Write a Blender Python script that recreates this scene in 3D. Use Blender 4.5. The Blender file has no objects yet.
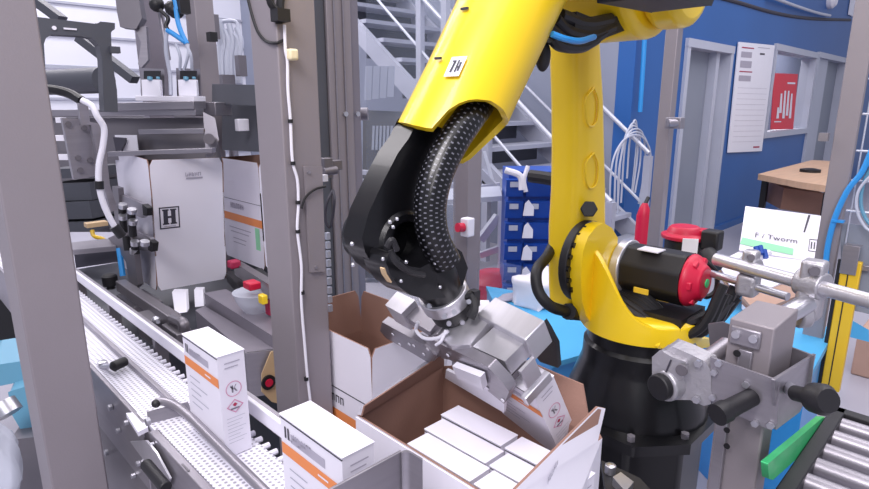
import bpy, bmesh, math, random
from mathutils import Vector, Matrix
random.seed(7)
S = bpy.context.scene
COL = S.collection
PI = math.pi
# ------------------------------------------------------------ camera
F = 580.0; PITCH = math.radians(13.6); HC = 1.5; AZ = math.radians(45.5)
FW = Vector((math.cos(AZ)*math.cos(PITCH), math.sin(AZ)*math.cos(PITCH), -math.sin(PITCH)))
RT = Vector((math.sin(AZ), -math.cos(AZ), 0)); UP = RT.cross(FW)
CAM = Vector((0, 0, HC))
cd = bpy.data.cameras.new('camera'); cam = bpy.data.objects.new('camera', cd); COL.objects.link(cam)
cam.matrix_world = Matrix((( RT.x, UP.x, -FW.x, 0), (RT.y, UP.y, -FW.y, 0), (RT.z, UP.z, -FW.z, HC), (0, 0, 0, 1)))
cd.sensor_width = 36; cd.lens = 36*F/869; cd.clip_start = .02
cd.dof.use_dof = False
S.camera = cam
# ------------------------------------------------------------ world, light, exposure
W = bpy.data.worlds.new('hall_daylight'); S.world = W; W.use_nodes = True
W.node_tree.nodes['Background'].inputs[0].default_value = (.80, .82, 1.0, 1)
W.node_tree.nodes['Background'].inputs[1].default_value = .5
S.view_settings.view_transform = 'Standard'; S.view_settings.look = 'None'
S.view_settings.gamma = 1; S.view_settings.use_curve_mapping = False
S.view_settings.exposure = 0.08
def area(name, loc, sx, sy, power, color=(1, .95, .98), rot=(0, 0, 0)):
    l = bpy.data.lights.new(name, 'AREA'); l.shape = 'RECTANGLE'; l.size = sx; l.size_y = sy; l.energy = power; l.color = color
    o = bpy.data.objects.new(name, l); o.location = loc; o.rotation_euler = rot; COL.objects.link(o)
area('hall_lamp_over_cell', (.3, .4, 4.6), 1.6, 4.0, 40)
area('fill_light_behind_viewer', (-2.2, -2.0, 3.4), 3, 2, 250, rot=(math.radians(-40), math.radians(-40), 0))  # added fill light, lifts the faces turned to the camera
area('fill_light_before_machine', (-1.0, .3, 3.3), 1.5, 1.0, 75, rot=Vector((1.9, 2.1, -2.2)).to_track_quat('-Z', 'Y').to_euler())  # added fill light aimed at the front of the H carton
area('office_fill_light', (12, 3.2, 2.9), 6, 1, 120)  # added fill so the office interior does not go dark
area('store_fill_light', (6.6, 3.3, 2.9), 1.5, 1, 22)  # added fill for the room behind the first door
area('rear_fill_light', (1.5, 7.6, 5.2), 5, 1.5, 200)  # added fill light to brighten the rear hall wall
area('hall_lamp_over_robot', (3.0, 0.2, 4.8), 1.6, 5.0, 110)
area('hall_lamp_over_aisle', (6.5, .2, 4.8), 4, 3, 110)
area('hall_lamp_over_machine', (1.2, 4.6, 4.8), 4, 1.6, 150)

# ------------------------------------------------------------ rays: a point of the view on a known plane
def ray(x, y): return FW*F + RT*(x-434.5) + UP*(244.5-y)
def PZ(x, y, z): r = ray(x, y); return CAM + r*((z-HC)/r.z)
def PX(x, y, v): r = ray(x, y); return CAM + r*(v/r.x)
def PY(x, y, v): r = ray(x, y); return CAM + r*(v/r.y)
def PD(x, y, d): return CAM + ray(x, y)*(d/F)

# ------------------------------------------------------------ materials
def lin(h):
    h = h.lstrip('#'); c = [int(h[i:i+2], 16)/255 for i in (0, 2, 4)]
    return tuple(((v+.055)/1.055)**2.4 if v > .04045 else v/12.92 for v in c)+(1,)
def mat(name, col, rough=.5, metal=0., var=.06, scale=12., bump=0., bscale=60., stretch=None, spec=.5, alpha=1., trans=0., coat=0.):
    m = bpy.data.materials.new(name); m.use_nodes = True; nt = m.node_tree; b = nt.nodes['Principled BSDF']
    b.inputs['Roughness'].default_value = rough; b.inputs['Metallic'].default_value = metal
    b.inputs['Specular IOR Level'].default_value = spec
    b.inputs['Coat Weight'].default_value = coat
    if alpha < 1: b.inputs['Alpha'].default_value = alpha
    if trans: b.inputs['Transmission Weight'].default_value = trans
    tc = nt.nodes.new('ShaderNodeTexCoord'); mp = nt.nodes.new('ShaderNodeMapping')
    if stretch: mp.inputs['Scale'].default_value = stretch
    nt.links.new(tc.outputs['Object'], mp.inputs[0])
    n = nt.nodes.new('ShaderNodeTexNoise'); n.inputs['Scale'].default_value = scale; n.inputs['Detail'].default_value = 4
    nt.links.new(mp.outputs[0], n.inputs['Vector'])
    r = nt.nodes.new('ShaderNodeValToRGB'); c = lin(col)
    r.color_ramp.elements[0].position = .3; r.color_ramp.elements[1].position = .7
    r.color_ramp.elements[0].color = tuple(v*(1-var) for v in c[:3])+(1,)
    r.color_ramp.elements[1].color = tuple(min(1, v*(1+var)) for v in c[:3])+(1,)
    nt.links.new(n.outputs['Fac'], r.inputs[0]); nt.links.new(r.outputs[0], b.inputs['Base Color'])
    if bump:
        n2 = nt.nodes.new('ShaderNodeTexNoise'); n2.inputs['Scale'].default_value = bscale
        nt.links.new(mp.outputs[0], n2.inputs['Vector'])
        bp = nt.nodes.new('ShaderNodeBump'); bp.inputs['Strength'].default_value = bump; bp.inputs['Distance'].default_value = .01
        nt.links.new(n2.outputs['Fac'], bp.inputs['Height']); nt.links.new(bp.outputs[0], b.inputs['Normal'])
    return m
M = {}
M['post'] = mat('bead_blasted_steel', '#8f888d', .45, .25, .04, 3, .05, 300)
M['postdk'] = mat('darker_profile_steel', '#85808a', .42, .4, .05, 4)  # slightly darker steel for legs, stile, upright and beams
M['steel'] = mat('brushed_steel', '#98949c', .36, .65, .06, 6, stretch=(1, 1, 14))
M['steeldk'] = mat('dull_steel', '#7b777d', .4, .6, .06, 6)
M['alu'] = mat('machined_aluminium', '#cfcdd4', .3, .7, .05, 8, stretch=(1, 8, 1))
M['cast'] = mat('cast_aluminium', '#b4b2b8', .38, .65, .05, 20, .15, 120)
M['chrome'] = mat('polished_steel', '#c9c9d0', .28, .85, .02, 6)
M['yellow'] = mat('yellow_robot_paint', '#f0cb1c', .34, 0, .03, 4, coat=.25)
M['yellow2'] = mat('yellow_curtain_paint', '#dcb42a', .4, 0, .04, 5)
M['black'] = mat('black_gloss_paint', '#0e0e11', .3, 0, .15, 6, spec=.4, coat=.15)
M['blackm'] = mat('black_matte_plastic', '#19181c', .5, 0, .15, 8)
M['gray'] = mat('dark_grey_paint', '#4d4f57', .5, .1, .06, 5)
M['red'] = mat('red_cap_plastic', '#c4163c', .4, 0, .05, 8)
M['white'] = mat('white_card', '#e2dfea', .55, 0, .015, 6)
M['belt'] = mat('white_belt_plastic', '#e6e4f0', .45, 0, .03, 30)
M['plast'] = mat('white_plastic', '#e4e2ec', .4, 0, .03, 6)
M['kraft'] = mat('brown_kraft_board', '#8f6d60', .75, 0, .05, 8, .05, 200)
M['kraftl'] = mat('light_kraft_board', '#b09080', .75, 0, .05, 8)
M['orange'] = mat('orange_print', '#e2894e', .5, 0, .02)
M['green'] = mat('green_print', '#8ccfa4', .5, 0, .02)
M['ink'] = mat('dark_grey_ink', '#3a3844', .6, 0, .02)
M['inkm'] = mat('mid_grey_ink', '#76727f', .6, 0, .02)
M['inkl'] = mat('light_grey_ink', '#a9a5b4', .6, 0, .02)
M['pinkink'] = mat('pale_pink_ink', '#cf8fae', .6, 0, .02)
M['magenta'] = mat('dark_red_ink', '#a8284e', .6, 0, .02)
M['blue'] = mat('blue_wall_paint', '#245a9e', .45, 0, .05, 1.2)
M['bluebin'] = mat('blue_bin_plastic', '#1748a4', .4, 0, .06, 4)
M['lblue'] = mat('light_blue_sheet', '#4aa6d8', .5, 0, .04, 4)
M['bluecov'] = mat('teal_blue_cover', '#5d93ad', .4, 0, .05, 5)
M['tube'] = mat('blue_air_hose', '#2f8fd6', .35, 0, .03)
M['greywall'] = mat('pale_grey_wall_paint', '#868c9e', .55, 0, .03, 1.5)
M['frame'] = mat('grey_door_frame_paint', '#b3b7c6', .45, 0, .03, 3)
M['doorin'] = mat('grey_door_leaf_paint', '#868c9a', .5, 0, .04, 2)
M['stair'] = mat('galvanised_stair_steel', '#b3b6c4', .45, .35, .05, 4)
M['rail'] = mat('white_rail_paint', '#bfc2cf', .35, .3, .03)
M['wood'] = mat('beech_table_top', '#d9b393', .5, 0, .06, 3, stretch=(1, 8, 1))
M['floor'] = mat('grey_floor_coating', '#a5a3ae', .28, 0, .06, .8, .02, 20)
M['paper'] = mat('white_paper', '#e8e8f2', .6, 0, .01)
M['poster'] = mat('red_poster_print', '#dc1534', .45, 0, .02)
M['greenbar'] = mat('green_guide_plastic', '#35b870', .35, 0, .08, 20)
M['tan'] = mat('tan_plate', '#c8ab84', .5, 0, .05, 9)
M['cream'] = mat('cream_plastic', '#e6d9b4', .45, 0, .02)
M['hall'] = mat('white_sandwich_panel', '#dcdde8', .5, 0, .02, 1)
M['hallline'] = mat('panel_joint_grey', '#a8aab8', .6)
def glassmat(name, col, alpha, rough=.1):
    m = bpy.data.materials.new(name); m.use_nodes = True; nt = m.node_tree
    b = nt.nodes['Principled BSDF']; b.inputs['Base Color'].default_value = lin(col); b.inputs['Roughness'].default_value = rough
    b.inputs['Alpha'].default_value = alpha
    return m
M['glass'] = glassmat('clear_guard_pane', '#8f9ab0', .09)
M['film'] = glassmat('clear_plastic_film', '#dfe4f2', .5, .25)
M['braidl'] = mat('grey_braid_thread', '#6e6e78', .3)
def beltmat():
    m = bpy.data.materials.new('white_modular_belt'); m.use_nodes = True; nt = m.node_tree; b = nt.nodes['Principled BSDF']
    b.inputs['Roughness'].default_value = .45
    tc = nt.nodes.new('ShaderNodeTexCoord'); v = nt.nodes.new('ShaderNodeTexVoronoi'); v.inputs['Scale'].default_value = 90; v.inputs['Randomness'].default_value = 0; v.voronoi_dimensions = '2D'
    nt.links.new(tc.outputs['Object'], v.inputs['Vector'])
    r = nt.nodes.new('ShaderNodeValToRGB'); r.color_ramp.elements[0].color = lin('#96949f'); r.color_ramp.elements[0].position = .22
    r.color_ramp.elements[1].color = lin('#e0dee9'); r.color_ramp.elements[1].position = .36
    nt.links.new(v.outputs['Distance'], r.inputs[0]); nt.links.new(r.outputs[0], b.inputs['Base Color'])
    return m
M['beltm'] = beltmat()

# ------------------------------------------------------------ mesh helpers
def rotm(axis, ang): return Matrix.Rotation(ang, 3, axis)
def basis(z):
    z = Vector(z).normalized(); a = Vector((0, 0, 1)) if abs(z.z) < .95 else Vector((1, 0, 0))
    x = a.cross(z).normalized(); return x, z.cross(x), z
class MB:
    def __init__(s): s.v = []; s.f = []; s.m = []; s.mats = []
    def _mi(s, m):
        if m is None: return 0
        if m not in s.mats: s.mats.append(m)
        return s.mats.index(m)
    def add(s, vs, fs, m=None):
        o = len(s.v); s.v += [Vector(v) for v in vs]; s.f += [[i+o for i in f] for f in fs]; s.m += [s._mi(m)]*len(fs); return s
    def box(s, c, size, R=None, m=None):
        c = Vector(c); vs = []
        for sx, sy, sz in ((-1,-1,-1),(1,-1,-1),(1,1,-1),(-1,1,-1),(-1,-1,1),(1,-1,1),(1,1,1),(-1,1,1)):
            d = Vector((sx*size[0]/2, sy*size[1]/2, sz*size[2]/2)); vs.append(c+(R@d if R else d))
        return s.add(vs, [(0,3,2,1),(4,5,6,7),(0,1,5,4),(1,2,6,5),(2,3,7,6),(3,0,4,7)], m)
    def bb(s, x0, x1, y0, y1, z0, z1, m=None):
        return s.box(((x0+x1)/2, (y0+y1)/2, (z0+z1)/2), (abs(x1-x0), abs(y1-y0), abs(z1-z0)), None, m)
    def bar(s, a, b, w, h, up=(0, 0, 1), m=None):
        a = Vector(a); b = Vector(b); d = (b-a).normalized(); u = Vector(up); x = d.cross(u).normalized(); u = x.cross(d)
        vs = [p+x*sx*w/2+u*su*h/2 for p in (a, b) for sx, su in ((-1,-1),(1,-1),(1,1),(-1,1))]
        return s.add(vs, [(3,2,1,0),(4,5,6,7),(0,1,5,4),(1,2,6,5),(2,3,7,6),(3,0,4,7)], m)
    def cyl(s, a, b, r, r2=None, n=24, m=None, caps=True):
        a = Vector(a); b = Vector(b); r2 = r if r2 is None else r2; x, y, z = basis(b-a)
        vs = [a+(x*math.cos(t)+y*math.sin(t))*r for t in [2*PI*i/n for i in range(n)]]+[b+(x*math.cos(t)+y*math.sin(t))*r2 for t in [2*PI*i/n for i in range(n)]]
        fs = [(i, (i+1) % n, n+(i+1) % n, n+i) for i in range(n)]
        if caps: fs += [tuple(range(n-1, -1, -1)), tuple(range(n, 2*n))]
        return s.add(vs, fs, m)
    def lathe(s, a, axis, prof, n=32, m=None):
        a = Vector(a); x, y, z = basis(axis); vs = []; k = len(prof)
        for h, r in prof:
            for i in range(n):
                t = 2*PI*i/n; vs.append(a+z*h+(x*math.cos(t)+y*math.sin(t))*max(r, 1e-4))
        fs = [(j*n+i, j*n+(i+1) % n, (j+1)*n+(i+1) % n, (j+1)*n+i) for j in range(k-1) for i in range(n)]
        fs += [tuple(range(n-1, -1, -1)), tuple(range((k-1)*n, k*n))]
        return s.add(vs, fs, m)
    def tube(s, pts, r, n=12, smooth=6, m=None):
        P = [Vector(p) for p in pts]
        if smooth and len(P) > 2:
            Q = []; E = [P[0]*2-P[1]]+P+[P[-1]*2-P[-2]]
            for i in range(1, len(E)-2):
                for k in range(smooth):
                    t = k/smooth; p0, p1, p2, p3 = E[i-1:i+3]
                    Q.append(.5*((2*p1)+(p2-p0)*t+(2*p0-5*p1+4*p2-p3)*t*t+(3*p1-p0-3*p2+p3)*t**3))
            P = Q+[P[-1]]
        vs = []; nn = len(P); x = None
        rr = r if callable(r) else (lambda u: r)
        for i, p in enumerate(P):
            d = (P[min(i+1, nn-1)]-P[max(i-1, 0)]).normalized()
            if x is None: x = basis(d)[0]
            x = (x-d*x.dot(d)).normalized(); y = d.cross(x); R_ = rr(i/(nn-1))
            vs += [p+(x*math.cos(2*PI*k/n)+y*math.sin(2*PI*k/n))*R_ for k in range(n)]
        fs = [(j*n+i, j*n+(i+1) % n, (j+1)*n+(i+1) % n, (j+1)*n+i) for j in range(nn-1) for i in range(n)]
        fs += [tuple(range(n-1, -1, -1)), tuple(range((nn-1)*n, nn*n))]
        return s.add(vs, fs, m)
    def prism(s, pts, ext, m=None, m2=None):
        P = [Vector(p) for p in pts]; e = Vector(ext); n = len(P)
        nrm = Vector((0, 0, 0))
        for i in range(n): nrm += P[i].cross(P[(i+1) % n])
        if nrm.dot(e) > 0: P = P[::-1]
        s.add(P, [tuple(range(n))], m); s.add([p+e for p in P], [tuple(range(n-1, -1, -1))], m2 or m)
        return s.add(P+[p+e for p in P], [((i+1) % n, i, n+i, n+(i+1) % n) for i in range(n)], m)
    def loft(s, rings, caps=True, m=None):
        n = len(rings[0]); vs = [v for r in rings for v in r]; k = len(rings)
        fs = [(j*n+i, j*n+(i+1) % n, (j+1)*n+(i+1) % n, (j+1)*n+i) for j in range(k-1) for i in range(n)]
        if caps: fs += [tuple(range(n-1, -1, -1)), tuple(range((k-1)*n, k*n))]
        return s.add(vs, fs, m)
    def ball(s, c, r, n=12, m=None, sc=(1, 1, 1)):
        prof = [(-r*math.cos(PI*i/n), r*math.sin(PI*i/n)) for i in range(n+1)]
        q = MB().lathe((0, 0, 0), (0, 0, 1), prof, 2*n)
        return s.add([Vector((v.x*sc[0], v.y*sc[1], v.z*sc[2]))+Vector(c) for v in q.v], q.f, m)
    def text(s, t, o, xd, yd, size, m=None, lift=.0004):
        if t[0] == '~':      # print too blurred to read: a row of short strokes
            q = random.Random(len(t)); x = 0
            for _ in t[1:]:
                w = size*q.uniform(.42, .62); k = q.choice((0, 1, 2)); e = size*.13
                s.rect(o, xd, yd, x, x+e, 0, size*.72, m, lift); s.rect(o, xd, yd, x+w-size*.2, x+w-size*.2+e, size*.05, size*(.72 if k else .5), m, lift)
                s.rect(o, xd, yd, x, x+w-size*.1, size*.3*k, size*.3*k+e*.9, m, lift); x += w+size*.08
            return s
        cu = bpy.data.curves.new('t', 'FONT'); cu.body = t; cu.size = size; cu.resolution_u = 2
        ob = bpy.data.objects.new('t', cu); me = ob.to_mesh()
        xd = Vector(xd).normalized(); yd = Vector(yd).normalized(); zd = xd.cross(yd); o = Vector(o)
        s.add([o+xd*v.co.x+yd*v.co.y+zd*lift for v in me.vertices], [tuple(p.vertices) for p in me.polygons], m)
        ob.to_mesh_clear(); bpy.data.objects.remove(ob); bpy.data.curves.remove(cu); return s
    def rect(s, o, xd, yd, x0, x1, y0, y1, m=None, lift=.0005):
        xd = Vector(xd).normalized(); yd = Vector(yd).normalized(); zd = xd.cross(yd); o = Vector(o)+zd*lift
        return s.add([o+xd*x0+yd*y0, o+xd*x1+yd*y0, o+xd*x1+yd*y1, o+xd*x0+yd*y1], [(0, 1, 2, 3)], m)
    def ring(s, o, xd, yd, cx, cy, r, w, n=24, m=None, lift=.0005):
        xd = Vector(xd).normalized(); yd = Vector(yd).normalized(); zd = xd.cross(yd); o = Vector(o)+zd*lift+xd*cx+yd*cy
        vs = [o+(xd*math.cos(2*PI*i/n)+yd*math.sin(2*PI*i/n))*q for q in (r, r-w) for i in range(n)]
        return s.add(vs, [(i, (i+1) % n, n+(i+1) % n, n+i) for i in range(n)], m)
OFF = {}
def build(name, mb, m, parent=None, bevel=0, seg=2, smooth=35, off=None, label=None):
    o_ = OFF[parent.name] if parent is not None else (Vector(off) if off is not None else Vector((0, 0, 0)))
    me = bpy.data.meshes.new(name); me.from_pydata([v-o_ for v in mb.v], [], mb.f)
    if mb.mats:
        for k in mb.mats: me.materials.append(M[k])
        for p, i in zip(me.polygons, mb.m): p.material_index = i
    else: me.materials.append(M[m])
    bm = bmesh.new(); bm.from_mesh(me); bmesh.ops.recalc_face_normals(bm, faces=[f for f in bm.faces]) if len(mb.mats) < 2 and m != 'open' else None
    bm.to_mesh(me); bm.free()
    for p in me.polygons: p.use_smooth = True
    me.set_sharp_from_angle(angle=math.radians(smooth))
    ob = bpy.data.objects.new(name, me); COL.objects.link(ob)
    if parent is not None: ob.parent = parent
    else: ob.location = o_
    OFF[ob.name] = o_
    if bevel:
        b = ob.modifiers.new('bevel', 'BEVEL'); b.width = bevel; b.segments = seg; b.limit_method = 'ANGLE'; b.angle_limit = math.radians(40); b.harden_normals = False
    if label: ob['label'] = label
    return ob
def parts(name, mb, m, parent, bevel=0, **k):
    par = list(range(len(mb.v)))
    def fd_(i):
        while par[i] != i: par[i] = par[par[i]]; i = par[i]
        return i
    for f in mb.f:
        for j in f[1:]: par[fd_(j)] = fd_(f[0])
    grp = {}
    for f, mi in zip(mb.f, mb.m): grp.setdefault(fd_(f[0]), []).append((f, mi))
    last = None
    for fs in grp.values():
        ids = sorted({i for f, _ in fs for i in f}); mp = {i: j for j, i in enumerate(ids)}
        q = MB(); q.v = [mb.v[i] for i in ids]; q.f = [[mp[i] for i in f] for f, _ in fs]; q.m = [mi for _, mi in fs]; q.mats = mb.mats
        last = build(name, q, m, parent, bevel, **k)
    return last
def tag(o, label, cat, group=None):
    o['label'] = label; o['category'] = cat
    if group: o['group'] = group
    return o
def thing(name, label, cat, loc=(0, 0, 0), group=None):
    o = bpy.data.objects.new(name, None); o.empty_display_size = .05; COL.objects.link(o); o.location = loc; OFF[o.name] = Vector(loc)
    return tag(o, label, cat, group)
def solo(name, mb, m, label, cat, group=None, bevel=0, **k):
    xs = [v.x for v in mb.v]; ys = [v.y for v in mb.v]; zs = [v.z for v in mb.v]
    o = build(name, mb, m, None, bevel, off=((min(xs)+max(xs))/2, (min(ys)+max(ys))/2, min(zs)), **k)
    return tag(o, label, cat, group)
def struct(name, mb, m, bevel=0):
    o = build(name, mb, m, None, bevel); o['kind'] = 'structure'; return o
def clone(root, M4, label=None, group=None):
    r = root.copy(); COL.objects.link(r); r.matrix_world = M4
    if label: r['label'] = label
    if group: r['group'] = group
    for ch in root.children:
        c = ch.copy(); COL.objects.link(c); c.parent = r
        for g in ch.children:
            d = g.copy(); COL.objects.link(d); d.parent = c
    return r

# ============================================================ SETTING
struct('floor', MB().bb(-4, 18, -5, 13, -.1, 0), 'floor')
# blue office block: wall along X at Y = 2.5 with openings, side wall at X = 4.8
WY = 2.5
def onw(px, py): return PY(px, py, WY)
d0 = PY(683, 100, WY).x; d1 = PY(725, 100, WY).x
DOOR = (5.9, 7.0, 2.05); WIN = (8.55, 10.45, 1.13, 2.18); DR2 = (10.6, 12.4, 2.20)
wm = MB()
X0 = 4.86
wm.bb(X0, DOOR[0], WY, WY+.16, 0, 4.5); wm.bb(DOOR[0], DOOR[1], WY, WY+.16, DOOR[2], 4.5)
wm.bb(DOOR[1], WIN[0], WY, WY+.16, 0, 4.5); wm.bb(WIN[0], WIN[1], WY, WY+.16, 0, WIN[2]); wm.bb(WIN[0], WIN[1], WY, WY+.16, WIN[3], 4.5)
wm.bb(WIN[1], DR2[0], WY, WY+.16, 0, 4.5); wm.bb(DR2[0], DR2[1], WY, WY+.16, DR2[2], 4.5); wm.bb(DR2[1], 17, WY, WY+.16, 0, 4.5)
struct('wall_right', wm, 'blue')
struct('wall_back', MB().bb(X0, X0+.15, WY+.16, 9.5, 0, 4.5), 'greywall')
struct('wall_rear', MB().bb(-4, 5, 9.5, 9.7, 0, 6), 'hall')
tl = MB()
for i in range(16): tl.bb(-4, X0, 9.47, 9.5, .3+i*.42, .33+i*.42)
struct('trim_1', tl, 'hallline')
struct('trim_2', MB().bb(DOOR[1]+.1, WIN[1], WY-.02, WY, 0, .08), 'blue')
def frame(x0, x1, z0, z1, t=.065):
    m = MB(); m.bb(x0-t+.004, x0+.015, WY-.03, WY+.17, z0-.01, z1+t); m.bb(x1-.015, x1+t-.004, WY-.03, WY+.17, z0-.01, z1+t); m.bb(x0-t, x1+t, WY-.035, WY+.175, z1-.012, z1+t+.002)
    if z0 > .2: m.bb(x0-t, x1+t, WY-.035, WY+.175, z0-t, z0+.012)
    return m
door = struct('door_1', frame(*DOOR[:2], 0, DOOR[2]), 'frame')
build('door_leaf', MB().bb(DOOR[0]+.0, DOOR[1]-.30, WY+.10, WY+.15, 0, 2.04), 'doorin', door)
build('door_jamb', MB().bb(DOOR[1]-.29, DOOR[1]-.2, WY+.02, WY+.2, 0, 2.04), 'frame', door)
parts('door_hinge', MB().box((DOOR[1]-.17, WY+.10, 1.75), (.04, .05, .12)).box((DOOR[1]-.17, WY+.10, .3), (.04, .05, .12)).box((DOOR[1]-.17, WY+.10, 1.0), (.04, .05, .12)), 'steel', door)
room = MB().bb(5.2, 7.9, WY+1.5, WY+1.6, 0, 3); room.bb(7.6, 7.7, WY+.2, WY+1.5, 0, 3)
struct('wall_inner', room, 'doorin')
win = struct('window_1', frame(WIN[0], WIN[1], WIN[2], WIN[3]), 'frame')
build('window_pane', MB().bb(WIN[0], WIN[1], WY+.05, WY+.06, WIN[2], WIN[3]), 'glass', win)
dr2 = struct('door_2', frame(DR2[0], DR2[1], 0, DR2[2]), 'frame')
build('door_leaf', MB().bb(DR2[0]+.05, DR2[1], WY+.10, WY+.15, 0, DR2[2]), 'doorin', dr2)
build('door_panel', MB().bb(DR2[0], DR2[0]+.75, WY+.02, WY+.10, 0, DR2[2]), 'frame', dr2)
struct('wall_office', MB().bb(7.9, 24, WY+1.6, WY+1.7, 0, 3.2), 'greywall')
# things on the blue wall
p = MB(); pts = [onw(737, 42), onw(773, 45.5), onw(760, 151), onw(726, 152.5)]
p.prism([v-Vector((0, .01, 0)) for v in pts], (0, -.012, 0), 'paper')
def lerp4(u, v): a = pts[0].lerp(pts[1], u); b = pts[3].lerp(pts[2], u); return a.lerp(b, v)-Vector((0, .024, 0))
for (u0, u1, v0, v1, k) in [(.08, .4, .04, .05, 'magenta'), (.08, .36, .08, .13, 'inkl'), (.08, .38, .16, .22, 'inkl'), (.08, .42, .25, .26, 'magenta'), (.08, .4, .29, .34, 'inkl'), (.58, .72, .08, .095, 'ink'), (.5, .85, .03, .035, 'inkl'), (.7, .9, .95, .965, 'magenta')]+[(.08, .92, .4+.05*i, .402+.05*i, 'inkl') for i in range(11)]:
    p.add([lerp4(u0, v0), lerp4(u1, v0), lerp4(u1, v1), lerp4(u0, v1)], [(3, 2, 1, 0)], k)
solo('wall_chart', p, None, 'large white paper chart with printed columns on the blue wall between door and window', 'chart')
q = [PY(777.5, 73, WY+.0), PY(801, 74, WY), PY(796, 129, WY), PY(774, 129.5, WY)]
p = MB(); p.prism([v+Vector((0, .045, 0)) for v in q], (0, -.008, 0), 'poster')
def l4(u, v): a = q[0].lerp(q[1], u); b = q[3].lerp(q[2], u); return a.lerp(b, v)+Vector((0, .034, 0))
for (u, v0, v1) in ((.3, .35, .7), (.45, .3, .8), (.6, .3, .75), (.75, .35, .8), (.2, .6, .8)):
    p.add([l4(u, v0), l4(u+.07, v0), l4(u+.09, v1), l4(u-.02, v1)], [(3, 2, 1, 0)], 'paper')
p.add([l4(.55, .15), l4(.9, .15), l4(.9, .18), l4(.55, .18)], [(3, 2, 1, 0)], 'paper'); p.add([l4(.1, .85), l4(.4, .85), l4(.4, .87), l4(.1, .87)], [(3, 2, 1, 0)], 'paper')
solo('wall_poster', p, None, 'red poster with white figures stuck in the office window', 'poster')
solo('wall_cable', MB().tube([onw(700, -8), onw(740, 3), onw(775, 13), onw(810, 18.5), onw(850, 20)], .022, 8), 'ink', 'dark cable drooping across the top of the blue wall', 'cable')
solo('curved_pipe', MB().tube([onw(765, -3)-Vector((0, .05, 0)), onw(790, 6)-Vector((0, .05, 0)), onw(812, 13)-Vector((0, .05, 0)), onw(826, 16)-Vector((0, .05, 0))], .02, 8), 'rail', 'thin white pipe bending above the cable on the blue wall', 'pipe')
c = onw(829, -1); solo('wall_bell', MB().lathe(c, (0, -1, 0), [(0, .14), (.06, .14), (.1, .1), (.11, 0)]), 'plast', 'small round white bell high on the blue wall', 'bell')
c = onw(851, 5); solo('wall_notice', MB().box(c-Vector((0, .02, 0)), (.32, .02, .34)), 'paper', 'small white notice high on the blue wall beside the bell', 'notice')
solo('wall_conduit', MB().tube([PY(648, -30, WY-.05), PY(644, 50, WY-.05), PY(640, 112, WY-.05)], .02, 8), mat and 'tube', 'bright cyan vertical pipe near the left end of the blue wall', 'pipe')
# cable coil hanging on blue wall
cm = MB()
for k in range(6):
    c = PY(636+random.uniform(-3, 3), 120+k*3, WY-.08-.02*k); w = .06+.05*k; h = .45+.06*(k % 4)
    cm.tube([c+Vector((-w, 0, -h-random.uniform(0, .3))), c+Vector((-w*1.1, 0, -h*.5)), c+Vector((-w*.7, 0, -.06)), c+Vector((0, 0, 0)), c+Vector((w*.7, 0, -.06)), c+Vector((w*1.1, 0, -h*.5)), c+Vector((w*.8, 0, -h-random.uniform(0, .3)))], .008, 8, 5)
solo('cable_coil', cm, 'frame', 'bundle of grey cables hung in loops on the blue wall behind the stair rail', 'cable')
t = thing('fire_extinguisher', 'small red extinguisher at the foot of the stair rail in front of the blue wall', 'extinguisher', (PX(645, 203, 3.45).x, PX(645, 203, 3.45).y, 0))
c = PX(645, 203, 3.45); EH = c.z; c = Vector((c.x, c.y, 0)); build('cylinder', MB().lathe(c, (0, 0, 1), [(0, .045), (EH-.08, .045), (EH-.03, .03), (EH, .015)]), 'red', t); build('nozzle', MB().cyl(c+Vector((0, 0, EH-.01)), c+Vector((.04, 0, EH+.03)), .012), 'blackm', t)

# ------------------------------------------------------------ stairs
st = thing('metal_staircase', 'pale grey metal staircase with white rails descending to the right before the grey wall', 'staircase', (4.15, 3.6, 0))
def zs(y): return 2.184+.74*(y-4.63)
NX, FX = 3.6, 4.70
for x in (NX, FX): build('stringer', MB().bar((x, 6.6, zs(6.6)-.06), (x, 1.85, zs(1.85)-.06), .05, .16), 'stair', st)
for k in range(18):
    y = 6.3-k*.255; z = zs(y)+.0
    build('tread', MB().bb(NX+.03, FX-.03, y-.15, y+.13, z-.035, z), 'stair', st)
    build('tread_gap_shade', MB().bb(NX+.03, FX-.03, y+.10, y+.11, z-.17, z-.04), 'gray', st)  # dark panel standing in for shade in the open gap between treads
for x, zc_ in ((NX, 2.352), (FX, 2.375)):
    y_ = 1.95 if x == NX else 2.23
    build('handrail', MB().cyl((x, 6.0, zc_+.816*(6.0-3.789)), (x, y_, zc_+.816*(y_-3.789)), .018, n=12), 'rail', st)
build('middle_rail', MB().cyl((NX, 6.0, 2.423+.83*1.6), (NX, 1.95, 2.423-.83*2.448), .013, n=10), 'rail', st)
build('middle_rail', MB().cyl((FX, 6.0, .967+.78*3.376), (FX, 2.23, .967-.78*.394), .013, n=10), 'rail', st)
build('middle_rail', MB().cyl((FX, 6.0, .60+.78*3.376), (FX, 2.23, .60-.78*.394), .013, n=10), 'rail', st)
for y_, x in ((PX(420, 0, NX).y, NX), (PX(445.5, 0, NX).y, NX), (PX(488, 120, NX).y, NX), (2.23, FX), (1.95, NX)):
    build('rail_post', MB().bb(x-.025, x+.025, y_-.03, y_+.03, 0 if y_ < 2.3 else zs(y_)-.8, (3.0 if y_ > 3.4 else 2.352+.816*(y_-3.789))), 'stair', st)

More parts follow.
